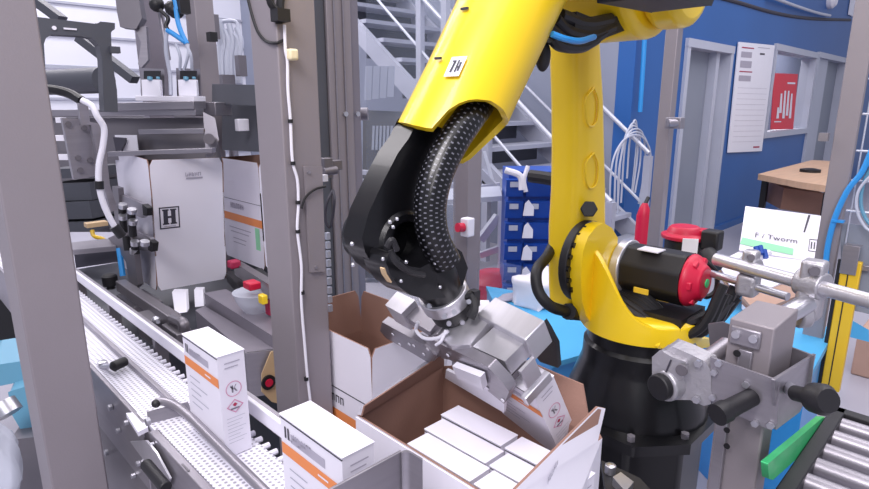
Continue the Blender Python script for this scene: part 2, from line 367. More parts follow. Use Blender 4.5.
# ------------------------------------------------------------ guard glass behind, and things seen through it
gp = thing('guard_door', 'clear glazed guard panel standing behind the dark robot wrist', 'guard panel', (1.55, 2.05, 0))
build('pane', MB().prism([PD(366, -10, 2.55), PD(366, 330, 2.3), PD(455, 330, 2.3), PD(455, -10, 2.55)], (.006, .006, 0)), 'glass', gp)
build('handle', MB().cyl(PD(361, 114, 2.3), PD(368, 114, 2.3), .025), 'steel', gp)
t = thing('plastic_curtain', 'milky plastic strip curtain hanging behind the guard glass', 'curtain', PD(380, 100, 4.6))
m = MB()
for i in range(4): m.prism([PD(366+i*7.5, 66, 4.6), PD(372.5+i*7.5, 66, 4.6), PD(371+i*7.5, 100-i, 4.6), PD(364.5+i*7.5, 100-i, 4.6)], (0, .01, 0))
build('strip', m, 'greywall', t)
solo('dark_cabinet', MB().prism([PD(363, 110, 5.), PD(408, 112, 5), PD(404, 278, 5), PD(362, 278, 5)], (.1, .1, 0)), 'gray', 'dark cabinet front seen through the guard glass', 'cabinet')
m = MB()
for i in range(7): m.bar(PD(374+i*3.6, 126, 4.8), PD(373+i*3.6, 150, 4.8), .02, .02)
solo('radiator_grille', m, 'doorin', 'small grey grille standing in front of the dark cabinet', 'grille')
solo('concrete_plinth', MB().bb(3.3, 3.5, 4.6, 6.5, 0, .9), 'doorin', 'grey low plinth wall beside the staircase', 'wall')
m = MB()
for k in range(3): m.bar(PD(360, 172+k*9, 4), PD(405, 175+k*9, 4), .04, .03)
solo('background_frame', m, 'rail', 'pale horizontal rails low behind the guard glass', 'rack')

# blue storage bins
bc = thing('bin_cabinet', 'tall blue cabinet of stacked plastic bins in front of the stairs', 'cabinet', PD(530, 275, 3.3))
o = Vector((2.62, 2.02, 0)); zt = PD(530, 172, 3.3).z
a = PD(506, 180, 3.3); b = PD(556, 180, 3.3)
ang = math.atan2(b.y-a.y, b.x-a.x); dx = Vector((math.cos(ang), math.sin(ang), 0)); dy = Vector((-dx.y, dx.x, 0))
zb = 0; base = Vector((a.x, a.y, 0))
build('cabinet_body', MB().add([base+dx*u+dy*v+Vector((0, 0, z)) for z in (0, zt) for u, v in ((0.02, .03), (.34, .03), (.34, .35), (.02, .35))], [(3,2,1,0),(4,5,6,7),(0,1,5,4),(1,2,6,5),(2,3,7,6),(3,0,4,7)]), 'bluebin', bc)
rows = 7
for k in range(rows):
    z0 = zt-.14-k*.125
    for j, (u0, u1) in enumerate(((0, .10), (.115, .33))):
        bn = build('bin', MB().add([base+dx*u+dy*v+Vector((0, 0, z)) for z in (z0, z0+.10) for u, v in ((u0, -.03 if z > z0 else 0), (u1, -.03 if z > z0 else 0), (u1, .05), (u0, .05))], [(3,2,1,0),(4,5,6,7),(0,1,5,4),(1,2,6,5),(2,3,7,6),(3,0,4,7)]), 'bluebin', bc)
        if j == 0 or k % 2: build('label_card', MB().prism([base+dx*(u0+.02)+dy*-.036+Vector((0, 0, z0+.06)), base+dx*(u0+.07)+dy*-.036+Vector((0, 0, z0+.06)), base+dx*(u0+.07)+dy*-.036+Vector((0, 0, z0+.09)), base+dx*(u0+.02)+dy*-.036+Vector((0, 0, z0+.09))], -dy*.004), 'frame', bn)
for k in range(5):
    c = base+dx*.125-dy*.06+Vector((0, 0, zt-.2-k*.13))
    solo('paper_tag', MB().prism([c+dx*-.03+Vector((0, 0, -.04)), c+dx*.03+Vector((0, 0, -.04)), c+dx*.03+Vector((0, 0, .01)), c+Vector((0, 0, .05)), c+dx*-.02+Vector((0, 0, .03))], dy*.01), 'paper', 'small white tag on the blue bins, '+('topmost of the five', 'second from the top', 'middle one of the five', 'second from the bottom', 'lowest of the five')[k], 'tag', 'white tags on the blue bins')
solo('dark_bag', MB().tube([PD(530, 176, 3.15), PD(545, 178, 3.1), PD(560, 181, 3.05)], .035, 10), 'blackm', 'black cloth bundle lying on top of the blue bin cabinet', 'bundle')
m = MB(); c = PD(525, 172, 3.2); m.tube([PD(505, 170, 3.2), PD(520, 176, 3.2), PD(522, 190, 3.2)], .018, 8); m.tube([PD(528, 166, 3.2), PD(524, 180, 3.2), PD(526, 192, 3.2)], .012, 8)
solo('white_wrap', m, 'plast', 'crumpled white wrap draped over the top edge of the blue bins', 'wrap')

# support post with safety switch, steel rack, red bin
gpost = thing('guard_post', 'grey square guard post with red and white switch behind the wrist', 'post', PD(467, 290, 2.9))
a = PD(467, 200, 2.9); build('tube', MB().bb(a.x-.05, a.x+.05, a.y-.05, a.y+.05, 0, 2.6), 'post', gpost, .004)
sw = build('switch_housing', MB().box(PD(467.5, 227, 2.78), (.05, .05, .09)), 'plast', gpost, .006); build('switch_button', MB().cyl(PD(463, 227.5, 2.76), PD(457.5, 227.5, 2.74), .022), 'red', sw)
RD = 4.0
rk = thing('steel_rack', 'white steel rack with diagonal braces behind the guard post', 'rack', PD(495, 290, 3.6))
m = MB()
for (x0, y0, x1, y1, w) in ((480, 171, 502, 195, .05), (501.5, 195, 501.5, 285, .05), (482, 152, 490, 180, .04), (480, 240, 498, 216, .05), (480, 255, 500, 248, .04), (470, 190, 500, 186, .05), (405, 190, 455, 187, .06), (440, 160, 455, 168, .04)):
    m.bar(PD(x0, y0, RD), PD(x1, y1, RD), w, w)
build('brace', m, 'rail', rk)
build('shelf', MB().prism([PD(420, 190, 3.7), PD(500, 186, 3.7), PD(502, 196, 3.5), PD(415, 202, 3.5)], (0, 0, -.03)), 'rail', rk)
t = thing('floor_scrubber', 'round dark red machine with pale skirt on the floor behind the post', 'machine', PD(492, 296, 3.8))
c = PD(493, 298, 3.85); build('body', MB().lathe(c, (0, 0, 1), [(0, .17), (.05, .19), (.13, .17), (.18, .10), (.19, 0)]), 'red', t); build('skirt', MB().lathe(c-Vector((0, 0, .03)), (0, 0, 1), [(0, .20), (.04, .195)]), 'frame', t)
solo('grey_container', MB().prism([PD(415, 205, 4.2), PD(455, 205, 4.2), PD(455, 262, 4.2), PD(418, 262, 4.2)], (.2, .2, 0)), 'doorin', 'grey container with pale front behind the guard post', 'container', bevel=.01)

# ------------------------------------------------------------ light blue tables
t = thing('blue_worktable', 'light blue topped table left of the black robot base', 'table', (1.95, 1.4, 0))
A = [PZ(486, 286, .6), PZ(505, 289, .6), PZ(563, 301, .6), PZ(604, 318, .6), PZ(598, 350, .6), PZ(553, 363, .6), PZ(500, 315, .6)]
build('table_top', MB().prism(A, (0, 0, -.02)), 'lblue', t, .003)
A2 = [A[4], A[5], A[6], A[0], A[0]+Vector((.3, .1, 0))]; cen = Vector((1.95, 1.4, .57))
build('table_base', MB().prism([v.lerp(cen, .03)-Vector((0, 0, .02)) for v in A], (0, 0, -.58)), 'tube', t)
t = thing('blue_side_table', 'light blue sheet covered table right of the robot behind the clamps', 'table', (2.5, .7, 0))
A = [PZ(690, 322, .6), PZ(700, 296, .6), PZ(735, 292, .6), PZ(790, 312, .6), PZ(835, 330, .6), PZ(812, 372, .6), PZ(735, 352, .6)]
build('table_top', MB().prism(A, (0, 0, -.03)), 'lblue', t, .003); cen = Vector((2.5, .7, .57))
build('table_base', MB().prism([v.lerp(cen, .04)-Vector((0, 0, .03)) for v in A], (0, 0, -.57)), 'tube', t)
# white plastic sacks on table
def crumple(name, ctr, sx, sy, sz, label, cat, m='plast', bx=1.):
    bm = bmesh.new(); bmesh.ops.create_icosphere(bm, subdivisions=3, radius=1); rnd = random.Random(int(ctr[0]*999))
    ph = [rnd.uniform(0, 6) for _ in range(6)]
    vs = []
    for v in bm.verts:
        n = 1+.13*math.sin(5*v.co.x+ph[0])*math.sin(4*v.co.z+ph[1])+.07*math.sin(11*v.co.y+ph[2]+3*v.co.z)
        sq = lambda w: math.copysign(abs(w)**bx, w)
        q = Vector((sq(v.co.x)*sx*n, sq(v.co.y)*sy*n, max(sq(v.co.z), -.55)*sz*n)); vs.append(q+Vector(ctr)+Vector((0, 0, .55*sz)))
    fs = [tuple(w.index for w in f.verts) for f in bm.faces]; bm.free()
    return solo(name, MB().add(vs, fs), m, label, cat, smooth=80)
crumple('white_sack', PZ(541, 300, .605), .14, .10, .085, 'white plastic sack lying on the light blue table beside the black cable', 'sack', 'plast', .5)
crumple('plastic_bag', PZ(582, 304, .605), .07, .07, .06, 'flat grey plastic bag behind the white sack near the robot arm', 'bag', 'frame')
crumple('cloth_rag', PZ(510, 298, .605), .07, .04, .012, 'crumpled grey rag lying on the light blue table', 'rag', 'inkl')
gb = thing('glass_box', 'small clear glass tank on the blue table next to the blue bins', 'tank', PZ(500, 297, .6))
c = PZ(503, 297, .6); m = MB(); m.bb(c.x-.1, c.x+.1, c.y-.08, c.y+.08, .605, .74); build('pane', m, 'glass', gb)
m = MB()
for sx in (-.1, .1):
    for sy in (-.08, .08): m.bar((c.x+sx, c.y+sy, .6), (c.x+sx, c.y+sy, .74), .008, .008)
build('edge_strip', m, 'bluecov', gb)

# ============================================================ ROBOT
JX = 1.55
rb = thing('industrial_robot', 'large yellow articulated robot arm on a black pedestal holding the gripper over the carton', 'robot', (JX, .72, 0))
def RP(*l, pl=.72): return [PY(x, y, pl) for x, y in l]
BC = Vector((JX, .715, 0))
# pedestal and rotating base
zc = PX(638, 324, JX).z
build('pedestal', MB().prism([BC+Vector((math.cos(t), math.sin(t), 0))*r+Vector((0, 0, 0)) for t, r in [(PI/4*k+PI/8, .20) for k in range(8)]], (0, 0, zc-.27)), 'black', rb, .012)
fl = build('base_flange', MB().prism([BC+Vector((x, y, zc-.27)) for x, y in ((-.24, -.12), (-.12, -.22), (.2, -.22), (.22, .2), (-.12, .22), (-.24, .12))], (0, 0, .03)), 'black', rb, .006)
m = MB()
for x, y in ((-.215, -.1), (-.215, .1), (-.1, -.195), (.1, -.195), (-.12, .19)): m.cyl(BC+Vector((x, y, zc-.24)), BC+Vector((x, y, zc-.225)), .011, n=6)
parts('bolt', m, 'steel', fl)
build('base_housing', MB().lathe(BC+Vector((0, 0, zc-.24)), (0, 0, 1), [(0, .205), (.03, .20), (.13, .165), (.14, .162), (.19, .16), (.2, .15), (.24, .15)]), 'black', rb)
# yellow J2 turret: saddle disk plus upright cheek
tur = MB()
tur.lathe(BC+Vector((0, 0, zc)), (0, 0, 1), [(-.005, .13), (0, .158), (.02, .166), (.05, .164), (.06, .155)], 40)
yc = .80
J2 = PY(590, 262, yc+.03); JZ = J2.z
cheek = [PY(x, y, yc) for x, y in ((586, 316), (594, 328), (620, 334), (654, 334), (672, 326), (654, 319), (640, 307), (630, 288), (623, 268), (617, 250), (618, 238), (612, 228), (604, 223), (597, 226), (588, 237), (583, 252), (581, 275), (582, 300))]
tur.prism(cheek, (0, .035, 0))
sk = []; nS = 40
for i in range(nS+1):
    th = math.radians(108+(318-108)*i/nS); d_ = math.degrees(th)
    hh = .045+.20/(1+math.exp((d_-178)/12))
    cs_n = Vector((math.cos(th), math.sin(th), 0)); r_o = .168; B0 = BC+Vector((0, 0, zc))
    sk.append([B0+cs_n*(r_o-.014), B0+cs_n*r_o, B0+cs_n*r_o+Vector((0, 0, hh*.5)), B0+cs_n*(r_o-.004)+Vector((0, 0, hh)), B0+cs_n*(r_o-.014)+Vector((0, 0, hh+.002)), B0+cs_n*(r_o-.022)+Vector((0, 0, hh-.006)), B0+cs_n*(r_o-.022)+Vector((0, 0, .01))])
build('turret', tur, 'yellow', rb, .014, 4, smooth=50)
build('turret_skirt', MB().loft(sk), 'yellow', rb, smooth=60)
flo = MB(); flo.prism([PY(x, y, .80) for x, y in ((600, 312), (622, 322), (652, 322), (648, 330), (610, 333), (590, 328))], (0, -.2, 0)); build('turret_floor', flo, 'yellow', rb, .01)
# J2 motor, axis along -Y
ma = PY(622, 263, .80); MX, MZ = ma.x, ma.z; me_ = PX(696, 284, MX); ME = me_.y; MZ = (ma.z+me_.z)/2
def yc_(y0, y1, r, r2=None, n=28, x=None, z=None): return MB().cyl((x or MX, y0, z or MZ), (x or MX, y1, z or MZ), r, r2, n)
mot = build('motor', MB().prism([Vector((MX+math.cos(t)*.077, .79, MZ+math.sin(t)*.077)) for t in [PI/8+PI/4*k for k in range(8)]], (0, ME+.02-.79, 0)), 'blackm', rb, .008, 3)
build('motor_flange', yc_(.80, .772, .083), 'alu', mot, .004)
cap = MB(); cap.lathe((MX, ME+.02, MZ), (0, -1, 0), [(0, .072), (.008, .074), (.02, .068), (.035, .05), (.045, .044), (.047, 0)])
for k in range(6): t = PI/3*k; cap.box((MX+math.cos(t)*.056, ME+.004, MZ+math.sin(t)*.056), (.022, .03, .022), rotm('Y', -t))
build('motor_cap', cap, 'red', mot, .003); build('cap_mark', MB().cyl((MX, ME-.027, MZ), (MX, ME-.03, MZ), .012), 'greenbar', mot)
parts('rating_plate', MB().box((MX-.03, .70, MZ+.0725), (.05, .06, .003)), 'plast', mot)
# second motor behind (red cap on top)
t2 = PD(684, 238, 2.1)
m2 = build('rear_motor', MB().cyl(t2+Vector((0, 0, -.16)), t2+Vector((0, 0, .0)), .065), 'blackm', rb, .006)
cp = MB(); cp.lathe(t2, (0, 0, 1), [(0, .078), (.014, .08), (.02, .062), (.038, .054), (.045, .046), (.046, 0)]); cp.box(t2+Vector((.02, -.04, .02)), (.06, .06, .035))
build('rear_motor_cap', cp, 'red', m2, .003); build('encoder_plug', MB().box(PD(712, 240, 2.02), (.06, .06, .07)).cyl(PD(706, 252, 2.0), PD(716, 268, 1.95), .03), 'blackm', m2, .008); build('square_tag', MB().box(PD(690, 246, 1.97), (.004, .05, .05), rotm('Z', .6)), 'paper', m2)
# cables under the motor
m = MB()
rc = random.Random(3)
for k in range(10):
    y0 = .74; x = MX-.06+.015*k
    m.tube([(x, y0, MZ-.09-rc.uniform(0, .05)), (x-.01, .68, MZ-.09-rc.uniform(0, .06)), (x+rc.uniform(-.02, .02), .60, MZ-.11-rc.uniform(0, .06)), (x, .53, MZ-.07-rc.uniform(0, .05)), (x+.03, .50, MZ-rc.uniform(-.02, .05))], .013, 8)
m.box((MX-.02, .67, MZ-.12), (.16, .2, .07))
for k in range(5): m.tube([(MX-.10+.02*k, .77, MZ-.07), (MX-.11+.015*k, .70, MZ-.10+.01*k), (MX-.10+.02*k, .62, MZ-.12), (MX-.04+.02*k, .56, MZ-.10)], .014, 8)
build('cable_bundle', m, 'blackm', rb)
parts('warning_label', MB().box(PY(661, 297, .66), (.004, .045, .022)).box(PY(641, 291, .66), (.004, .04, .014)), 'yellow2', rb)
m = MB(); m.tube([PD(706, 262, 1.65), PD(716, 272, 1.65), PD(716, 290, 1.65), PD(706, 297, 1.65), PD(703, 290, 1.65)], .007, 8); build('cable_loop', m, 'blackm', rb)
# J2 joint ring (black, bolted) between turret and lower arm
JX2 = J2.x-.0
rg = MB(); rg.cyl((JX2, yc+.035, JZ), (JX2, yc+.06, JZ), .118, n=40)
build('joint_ring', rg, 'blackm', rb, .003)
m = MB()
for k in range(20): t = 2*PI*k/20; m.cyl((JX2+math.cos(t)*.108, yc+.036, JZ+math.sin(t)*.108), (JX2+math.cos(t)*.108, yc+.028, JZ+math.sin(t)*.108), .008, n=8)
parts('ring_bolt', m, 'black', rb)
# lower arm : loft of rounded rects going up
def rrect(c, ux, uy, w, d, r=.03, n=5):
    pts = []
    for qx, qy, a0 in ((1, 1, 0), (-1, 1, PI/2), (-1, -1, PI), (1, -1, 3*PI/2)):
        for i in range(n):
            a = a0+PI/2*i/(n-1); pts.append(Vector(c)+ux*(qx*(w/2-r)+math.cos(a)*r)+uy*(qy*(d/2-r)+math.sin(a)*r))
    return pts
LY = yc+.06+.06
def arm_ring(px0, px1, py, w=None):
    c = PY((px0+px1)/2, py, LY)
    return c
rings = []
ux = Vector((1, 0, 0)); uy = Vector((0, 1, 0))
for (pa, pb, py) in ((556, 580, 306), (551, 590, 298), (550, 600, 284), (550, 606, 262), (550, 606, 225), (552, 606, 190), (552.5, 605, 150), (552, 604, 100), (550, 601, 50), (548, 600, 10), (548, 602, -40), (552, 600, -70)):
    pa -= 5; pb += 3
    c = PY((pa+pb)/2, py, LY); dist = (c-CAM).dot(FW); w = (pb-pa)*dist/F
    # seen at 45 deg: silhouette = w_x*.71+w_y*.71
    d = .12 if py < 290 else .09; wx = max(.03, (w-d*.85)/.53)
    rings.append(rrect(c, ux, uy, wx, d, min(.035, wx*.4)))
la = build('lower_arm', MB().loft(rings), 'yellow', rb)
def rel(py, x): return PY(x, py, LY-.064)
em = MB()
for (cx, cy, h) in ((592, 112, 24), (592, 175, 22)):
    em.tube([rel(cy-h, cx+2), rel(cy-h*.5, cx-6), rel(cy+h*.4, cx-5), rel(cy+h*.6, cx), rel(cy+h*.3, cx+5), rel(cy-h*.5, cx+6), rel(cy-h, cx+2)], .0028, 6)
parts('cast_emblem', em, 'yellow', la)
build('arm_stop', MB().cyl(PY(589, 209, LY-.06), PY(589, 209, LY-.1), .024, n=6), 'blackm', la, .003)
# big black hose at J2
hz = MB().tube([PY(561, 228, .99), PD(548, 255, 1.72), PD(537, 270, 1.62), PD(538, 290, 1.6), PD(549, 305, 1.6), PD(565, 311, 1.65), PD(583, 312, 1.75)], .016, 12)
build('power_hose', hz, 'blackm', rb); build('hose_gland', MB().cyl(PD(568, 311.5, 1.65), PD(584, 313, 1.75), .024, n=12), 'blackm', rb)
# elbow housing (mostly above the picture)
el = MB(); e0 = PY(600, -22, .80)
el.cyl((e0.x, .66, e0.z), (e0.x, LY-.02, e0.z), .15, n=40); el.cyl((e0.x+.02, .58, e0.z-.02), (e0.x+.02, .66, e0.z-.02), .11, n=32)
build('elbow_housing', el, 'yellow', rb, .02, 3)
build('elbow_motor', MB().prism([PY(x, y, .60) for x, y in ((596, -40), (597, 3), (652, 13), (660, -5), (661, -40))], (0, -.12, 0)), 'blackm', rb, .01)
m = MB()
cpath = [((555, 22), (568, 34), (590, 38), (612, 30)), ((548, 30), (565, 44), (585, 46), (603, 36)), ((560, 18), (585, 26), (610, 22)), ((552, 40), (560, 48), (580, 50), (596, 42))]
for cpx in cpath: m.tube([PY(x, y-3, .70) for x, y in cpx], .013, 10)
m.prism([PY(x, y, .74) for x, y in ((556, 14), (572, 20), (590, 18), (612, 20), (606, 32), (585, 40), (566, 38), (554, 30))], (0, -.05, 0))
build('elbow_cables', m, 'blackm', rb)
build('air_hose', MB().tube([PY(552, 34, .64), PY(566, 39, .63), PY(580, 41, .63), PY(594, 37, .65)], .006, 8), 'tube', rb)
m = MB(); m.ball(PY(543, 56, .72), .022, sc=(.7, .7, 1.4)); build('cable_clip', m, 'blackm', rb)
# forearm shell
fa = Vector(PY(455, 120, .72)); fb = Vector(PY(512, 0, .72)); fax = (fb-fa).normalized(); fyv = Vector((0, 1, 0)); fxv = fyv.cross(fax).normalized()
# fxv points +X-ish/down ; camera side is -X,-Y
if fxv.x < 0: fxv = -fxv
R0 = .0875
def fring(t0, fn, r):
    out = []; N = 48
    for i in range(N):
        a = 2*PI*i/N; dirv = fxv*math.cos(a)+fyv*math.sin(a)
        out.append(fa+dirv*r+fax*(t0 if t0 is not None else fn(a)))
    return out
FC = [(396, 121), (403, 122), (437, 129), (440, 119), (446, 111), (455, 104), (472, 98), (490, 100), (503, 108), (509, 120), (520, 122)]
BC_ = [(396, 122), (403, 124), (430, 143), (458, 163), (466, 163), (480, 150), (495, 136), (509, 122), (520, 120)]
def curve(L, x):
    for (x0, y0), (x1, y1) in zip(L, L[1:]):
        if x <= x1: return y0+(y1-y0)*(x-x0)/(x1-x0)
    return L[-1][1]
def topx(v):
    d = v-CAM; k = d.dot(FW); return 434.5+F*d.dot(RT)/k, 244.5-F*d.dot(UP)/k
def cut(a):
    # the moulded mouth of the shell: how far the wall reaches at each angle round the axis
    v = fxv*math.cos(a)+fyv*math.sin(a)
    toC = (CAM-fa); toC = (toC-fax*toC.dot(fax)).normalized()
    L_ = FC if v.dot(toC) > .08 else BC_
    t = .06
    while t > -.14:
        x, y = topx(fa+v*R0+fax*t)
        if y > curve(L_, x): break
        t -= .002
    return t
L0 = (fb-fa).length
sh = MB(); rr_ = R0
outer = [fring(None, cut, rr_)]+[fring(.08+(L0+.30)*k/6, None, rr_+.012*k/6) for k in range(7)]
inner = [fring(None, cut, rr_-.012)]+[fring(.10+.03*k, None, rr_-.02) for k in range(4)]
N = 48
vs = [v for r in outer for v in r]; sh.loft(outer, False)
sh.add([v for r in (inner[0], outer[0]) for v in r], [(i, (i+1) % N, N+(i+1) % N, N+i) for i in range(N)])
sh.loft([r[::-1] for r in inner], False)
sh.add(inner[-1], [tuple(range(N))]); sh.add(outer[-1], [tuple(range(N-1, -1, -1))])
fo = build('forearm', sh, 'yellow', rb, smooth=45)
# side rib plate to the black fork
# cylinder housing joining forearm to elbow
build('forearm_base', MB().cyl(fb+fax*.12, fb+fax*.32, .125, n=36).cyl(fb+fax*.22, Vector((e0.x, .72, e0.z+.05)), .12, n=30), 'yellow', rb, .015)
# small icon sign on forearm
def onfore(px, py):
    r = ray(px, py); o_ = CAM-fa; rp = r-fax*r.dot(fax); op = o_-fax*o_.dot(fax)
    A_ = rp.dot(rp); B_ = 2*rp.dot(op); C_ = op.dot(op)-(rr_+.006)**2; t = (-B_-math.sqrt(max(0, B_*B_-4*A_*C_)))/(2*A_)
    return CAM+r*t
sg = MB()
def qd(pts_, m_, d=0):
    P4 = [onfore(*p_) for p_ in pts_]; n_ = (P4[1]-P4[0]).cross(P4[3]-P4[0]).normalized(); n_ = n_ if n_.dot(CAM-P4[0]) > 0 else -n_
    sg.add([v+n_*d for v in P4], [(0, 1, 2, 3)], m_)
def lk(u, v):
    a = Vector((452, 57)).lerp(Vector((467.5, 56)), u); b = Vector((443.5, 76.5)).lerp(Vector((458.5, 76)), u); r = a.lerp(b, v); return (r.x, r.y)
for i in range(4):
    qd([lk(i/4, 0), lk((i+1)/4, 0), lk((i+1)/4, 1), lk(i/4, 1)], 'paper')
for (u0, u1, v0, v1, sk) in ((.2, .45, .2, .28, 0), (.30, .45, .28, .8, -.05), (.55, .66, .2, .8, 0), (.66, .85, .5, .6, 0), (.72, .84, .3, .75, .0)):
    qd([lk(u0, v0), lk(u1, v0), lk(u1+sk, v1), lk(u0+sk, v1)], 'ink', .0012)
build('icon_label', sg, None, fo)
m = MB(); q_ = [onfore(435, 58.5), onfore(441, 58)]; m.bar(q_[0], q_[1], .004, .004); q_ = [onfore(461, 9), onfore(468, 8)]; m.bar(q_[0], q_[1], .004, .004); build('scratch_mark', m, 'ink', fo)
# black fork arm
fk = MB()
fk.prism(RP((418, 119), (428, 122), (446, 130), (446, 150), (442, 175), (444, 200), (440, 220), (425, 225), (405, 215), (396, 225), (392, 245), (395, 268), (400, 285), (388, 279), (374, 268), (365, 252), (362, 238), (369, 212), (384, 180), (398, 153), (409, 138), pl=.72), (0, .05, 0))
build('wrist_fork', fk, 'black', rb, .02, 5, smooth=70)
hub = PY(404, 243, .72)
build('wrist_hub', MB().lathe(hub+Vector((0, .11, 0)), (0, -1, 0), [(0, .05), (.05, .056), (.11, .056), (.116, .05), (.116, .038), (.08, .034), (.08, 0)], 40), 'black', rb)
cs = MB(); cs.prism(RP((386, 262), (390, 274), (398, 286), (410, 295), (428, 300), (448, 297), (463, 285), (468, 268), (462, 252), (450, 243), (440, 246), (432, 262), (420, 268), (408, 266), (398, 256), (390, 250), pl=.675), (0, .06, 0))
build('wrist_casing', cs, 'black', rb, .016, 5, smooth=70)
build('casing_seam', MB().prism(RP((385, 268), (387, 274), (392, 282), (391, 283), (385.5, 275), (383.8, 269), pl=.672), (0, .01, 0)), 'tan', rb)
m = MB()
for (x, y) in ((390, 222), (393, 227), (397, 219), (383, 259), (440, 256), (446, 253), (435, 263), (456, 252), (441, 270), (401, 281), (440, 287), (352, 244), (353, 265), (406, 262)):
    a = PY(x, y, .668); m.ball(a, .0032, 6)
parts('bolt', m, 'chrome', rb)
m = MB().tube([PY(391, 250, .66), PY(396, 262, .655), PY(410, 272, .655), PY(424, 275, .655)], .005, 8); m.tube([PY(387, 247, .655), PY(392, 240, .65), PY(397, 250, .65)], .005, 8); build('wrist_bracket', m, 'blackm', rb)
# braided hose
hp = [onfore(492, 60)+(fa-CAM).normalized()*.09, PD(481, 100, 1.03), PD(469, 118, .99), PD(455, 138, .97), PD(442, 162, .96), PD(433, 188, .955), PD(430, 213, .96), PD(434, 238, .97), PD(446, 262, 1.0)]
bh = MB().tube(hp, lambda u: .0265+.001*math.sin(u*3), 36, 20)
bh.mats = ['black', 'braidl']; bh.m = [1 if (k//36 < 160 and (k % 36+k//36) % 4 == 0 and (k//36) % 2 == 0) else 0 for k in range(len(bh.f))]
build('braided_hose', bh, None, rb, smooth=60)

# ---- gripper frame (local axes)
GO = Vector((.7548, .5248, 1.0129)); GM = Matrix(((.845, .124, -.52), (-.147, .989, -.002), (.514, .078, .854)))
GI = GM.inverted()
def GP(x, y, z): return GO+GM@Vector((x, y, z))
def GZ(px, py, z): a = GI@(CAM-GO); b = GI@ray(px, py); return GO+GM@(a+b*((z-a.z)/b.z))
def GXp(px, py, x): a = GI@(CAM-GO); b = GI@ray(px, py); return GO+GM@(a+b*((x-a.x)/b.x))
gx, gy, gz = GM.col[0].normalized(), GM.col[1].normalized(), GM.col[2].normalized()
fc = GZ(445, 297, .135); 
build('wrist_ring', MB().cyl(fc-gz*.012, fc+gz*.016, .047, n=40), 'alu', rb, .002)
build('wrist_neck', MB().lathe(fc+gz*.015, gz, [(0, .040), (.02, .043), (.05, .045), (.07, .04)], 36), 'black', rb)
gr = thing('box_gripper', 'silver aluminium gripper with linkage jaws hanging from the robot wrist', 'gripper', GP(.02, .15, .03))
build('tool_flange', MB().lathe(fc-gz*.05, gz, [(0, .034), (.01, .04), (.045, .042)], 32), 'blackm', gr)
m = MB()
for (x, y) in ((445, 316), (454, 312), (430, 306), (468, 302), (449, 323), (462, 322)):
    a = PD(x, y, (fc-CAM).dot(FW)-.043); m.cyl(a, a-(a-(fc-gz*.03)).normalized()*-.004, .0045, n=10)
parts('bolt', m, 'chrome', gr)
def gbox(x0, x1, y0, y1, z0, z1, mb=None):
    mb = mb or MB(); vs = [GP(x, y, z) for z in (z0, z1) for x, y in ((x0, y0), (x1, y0), (x1, y1), (x0, y1))]
    return mb.add(vs, [(3,2,1,0),(4,5,6,7),(0,1,5,4),(1,2,6,5),(2,3,7,6),(3,0,4,7)])
build('gripper_cylinder', gbox(.038, .088, .016, .138, .045, .10), 'alu', gr, .002)
def gpoly(pts_, z, h): return MB().prism([GZ(x, y, z) for x, y in pts_], gz*-h)
build('clamp_block', gpoly(((472.6, 346.5), (495, 326), (527, 340), (505, 361.5)), .085, .035), 'alu', gr, .002)
build('front_pad', gbox(-.005, .03, -.002, .004, .03, .075), 'alu', gr)
build('mount_plate', gpoly(((440, 335), (470, 300), (489, 300), (492, 318), (470, 345), (450, 345)), .09, .015), 'alu', gr, .002)
build('cross_plate', gpoly(((430, 338), (460, 322), (478, 338), (455, 352)), .07, .02), 'steel', gr, .002)
build('far_block', gpoly(((385, 305), (397, 291.5), (415, 300), (401, 314)), .075, .05), 'alu', gr, .002)
build('far_arm', gpoly(((401, 314), (412, 302), (440, 318), (430, 332)), .06, .02), 'steel', gr, .002)
def jaw(name, pts_, x, th, m_='steel', bv=.0015): return build(name, MB().prism([GXp(a, b, x) for a, b in pts_], gx*th), m_, gr, bv)
j1 = jaw('jaw_bar', ((382, 322), (380, 331), (386, 338), (413, 353.5), (427, 362), (434, 361), (436, 356), (424, 345)), -.035, .02)
j2 = jaw('jaw_bar', ((441, 350), (447, 347), (470, 358), (488, 367), (503, 383), (509, 392), (504, 404), (488, 391), (482, 377), (450, 360), (441, 358)), -.035, .02)
m = MB()
for (x, y) in ((393, 334), (400, 344), (409.5, 344), (414, 345.5), (424, 354), (428, 349)): a = GXp(x, y, -.0365); m.cyl(a, a-gx*.002, .004, n=10)
for (x, y) in ((484, 381), (487, 388), (503, 400), (448, 355)): a = GXp(x, y, -.0365); m.cyl(a, a-gx*.002, .004, n=10)
parts('jaw_bolt', m, 'plast', gr)
jaw('link_arm', ((424, 340), (436, 334), (452, 347), (446, 356), (436, 357)), -.03, .02)
jaw('jaw_pad', ((452, 366), (480, 377), (483, 390), (457, 378)), -.05, .012, 'plast')
jaw('lower_plate', ((446, 370), (505, 397), (504, 413), (445, 378)), -.028, .006, 'plast')
build('jaw_finger', gbox(-.02, .045, -.006, .006, .002, .022), 'alu', gr, .0015)
build('jaw_finger', gbox(-.02, .06, .12, .135, .002, .06), 'steel', gr, .0015)
m = MB(); m.cyl(GP(-.03, .08, .05), GP(.06, .08, .05), .008); m.cyl(GP(-.03, .1, .07), GP(.04, .1, .07), .01); m.cyl(GP(-.03, .17, .06), GP(.05, .17, .06), .01); gbox(-.02, .03, .03, .12, .03, .045, m); gbox(-.03, 0, .10, .14, .01, .07, m)
build('linkage', m, 'steeldk', gr)
m = MB(); m.tube([GZ(418, 322, .1), GZ(416, 330, .08), GZ(424, 338, .08), GZ(438, 338, .09), GZ(448, 331, .1)], .0035, 8); m.tube([GZ(446, 330, .1), GZ(441, 341, .09), GZ(436, 345, .08)], .003, 8)
build('air_tube', m, 'plast', gr)
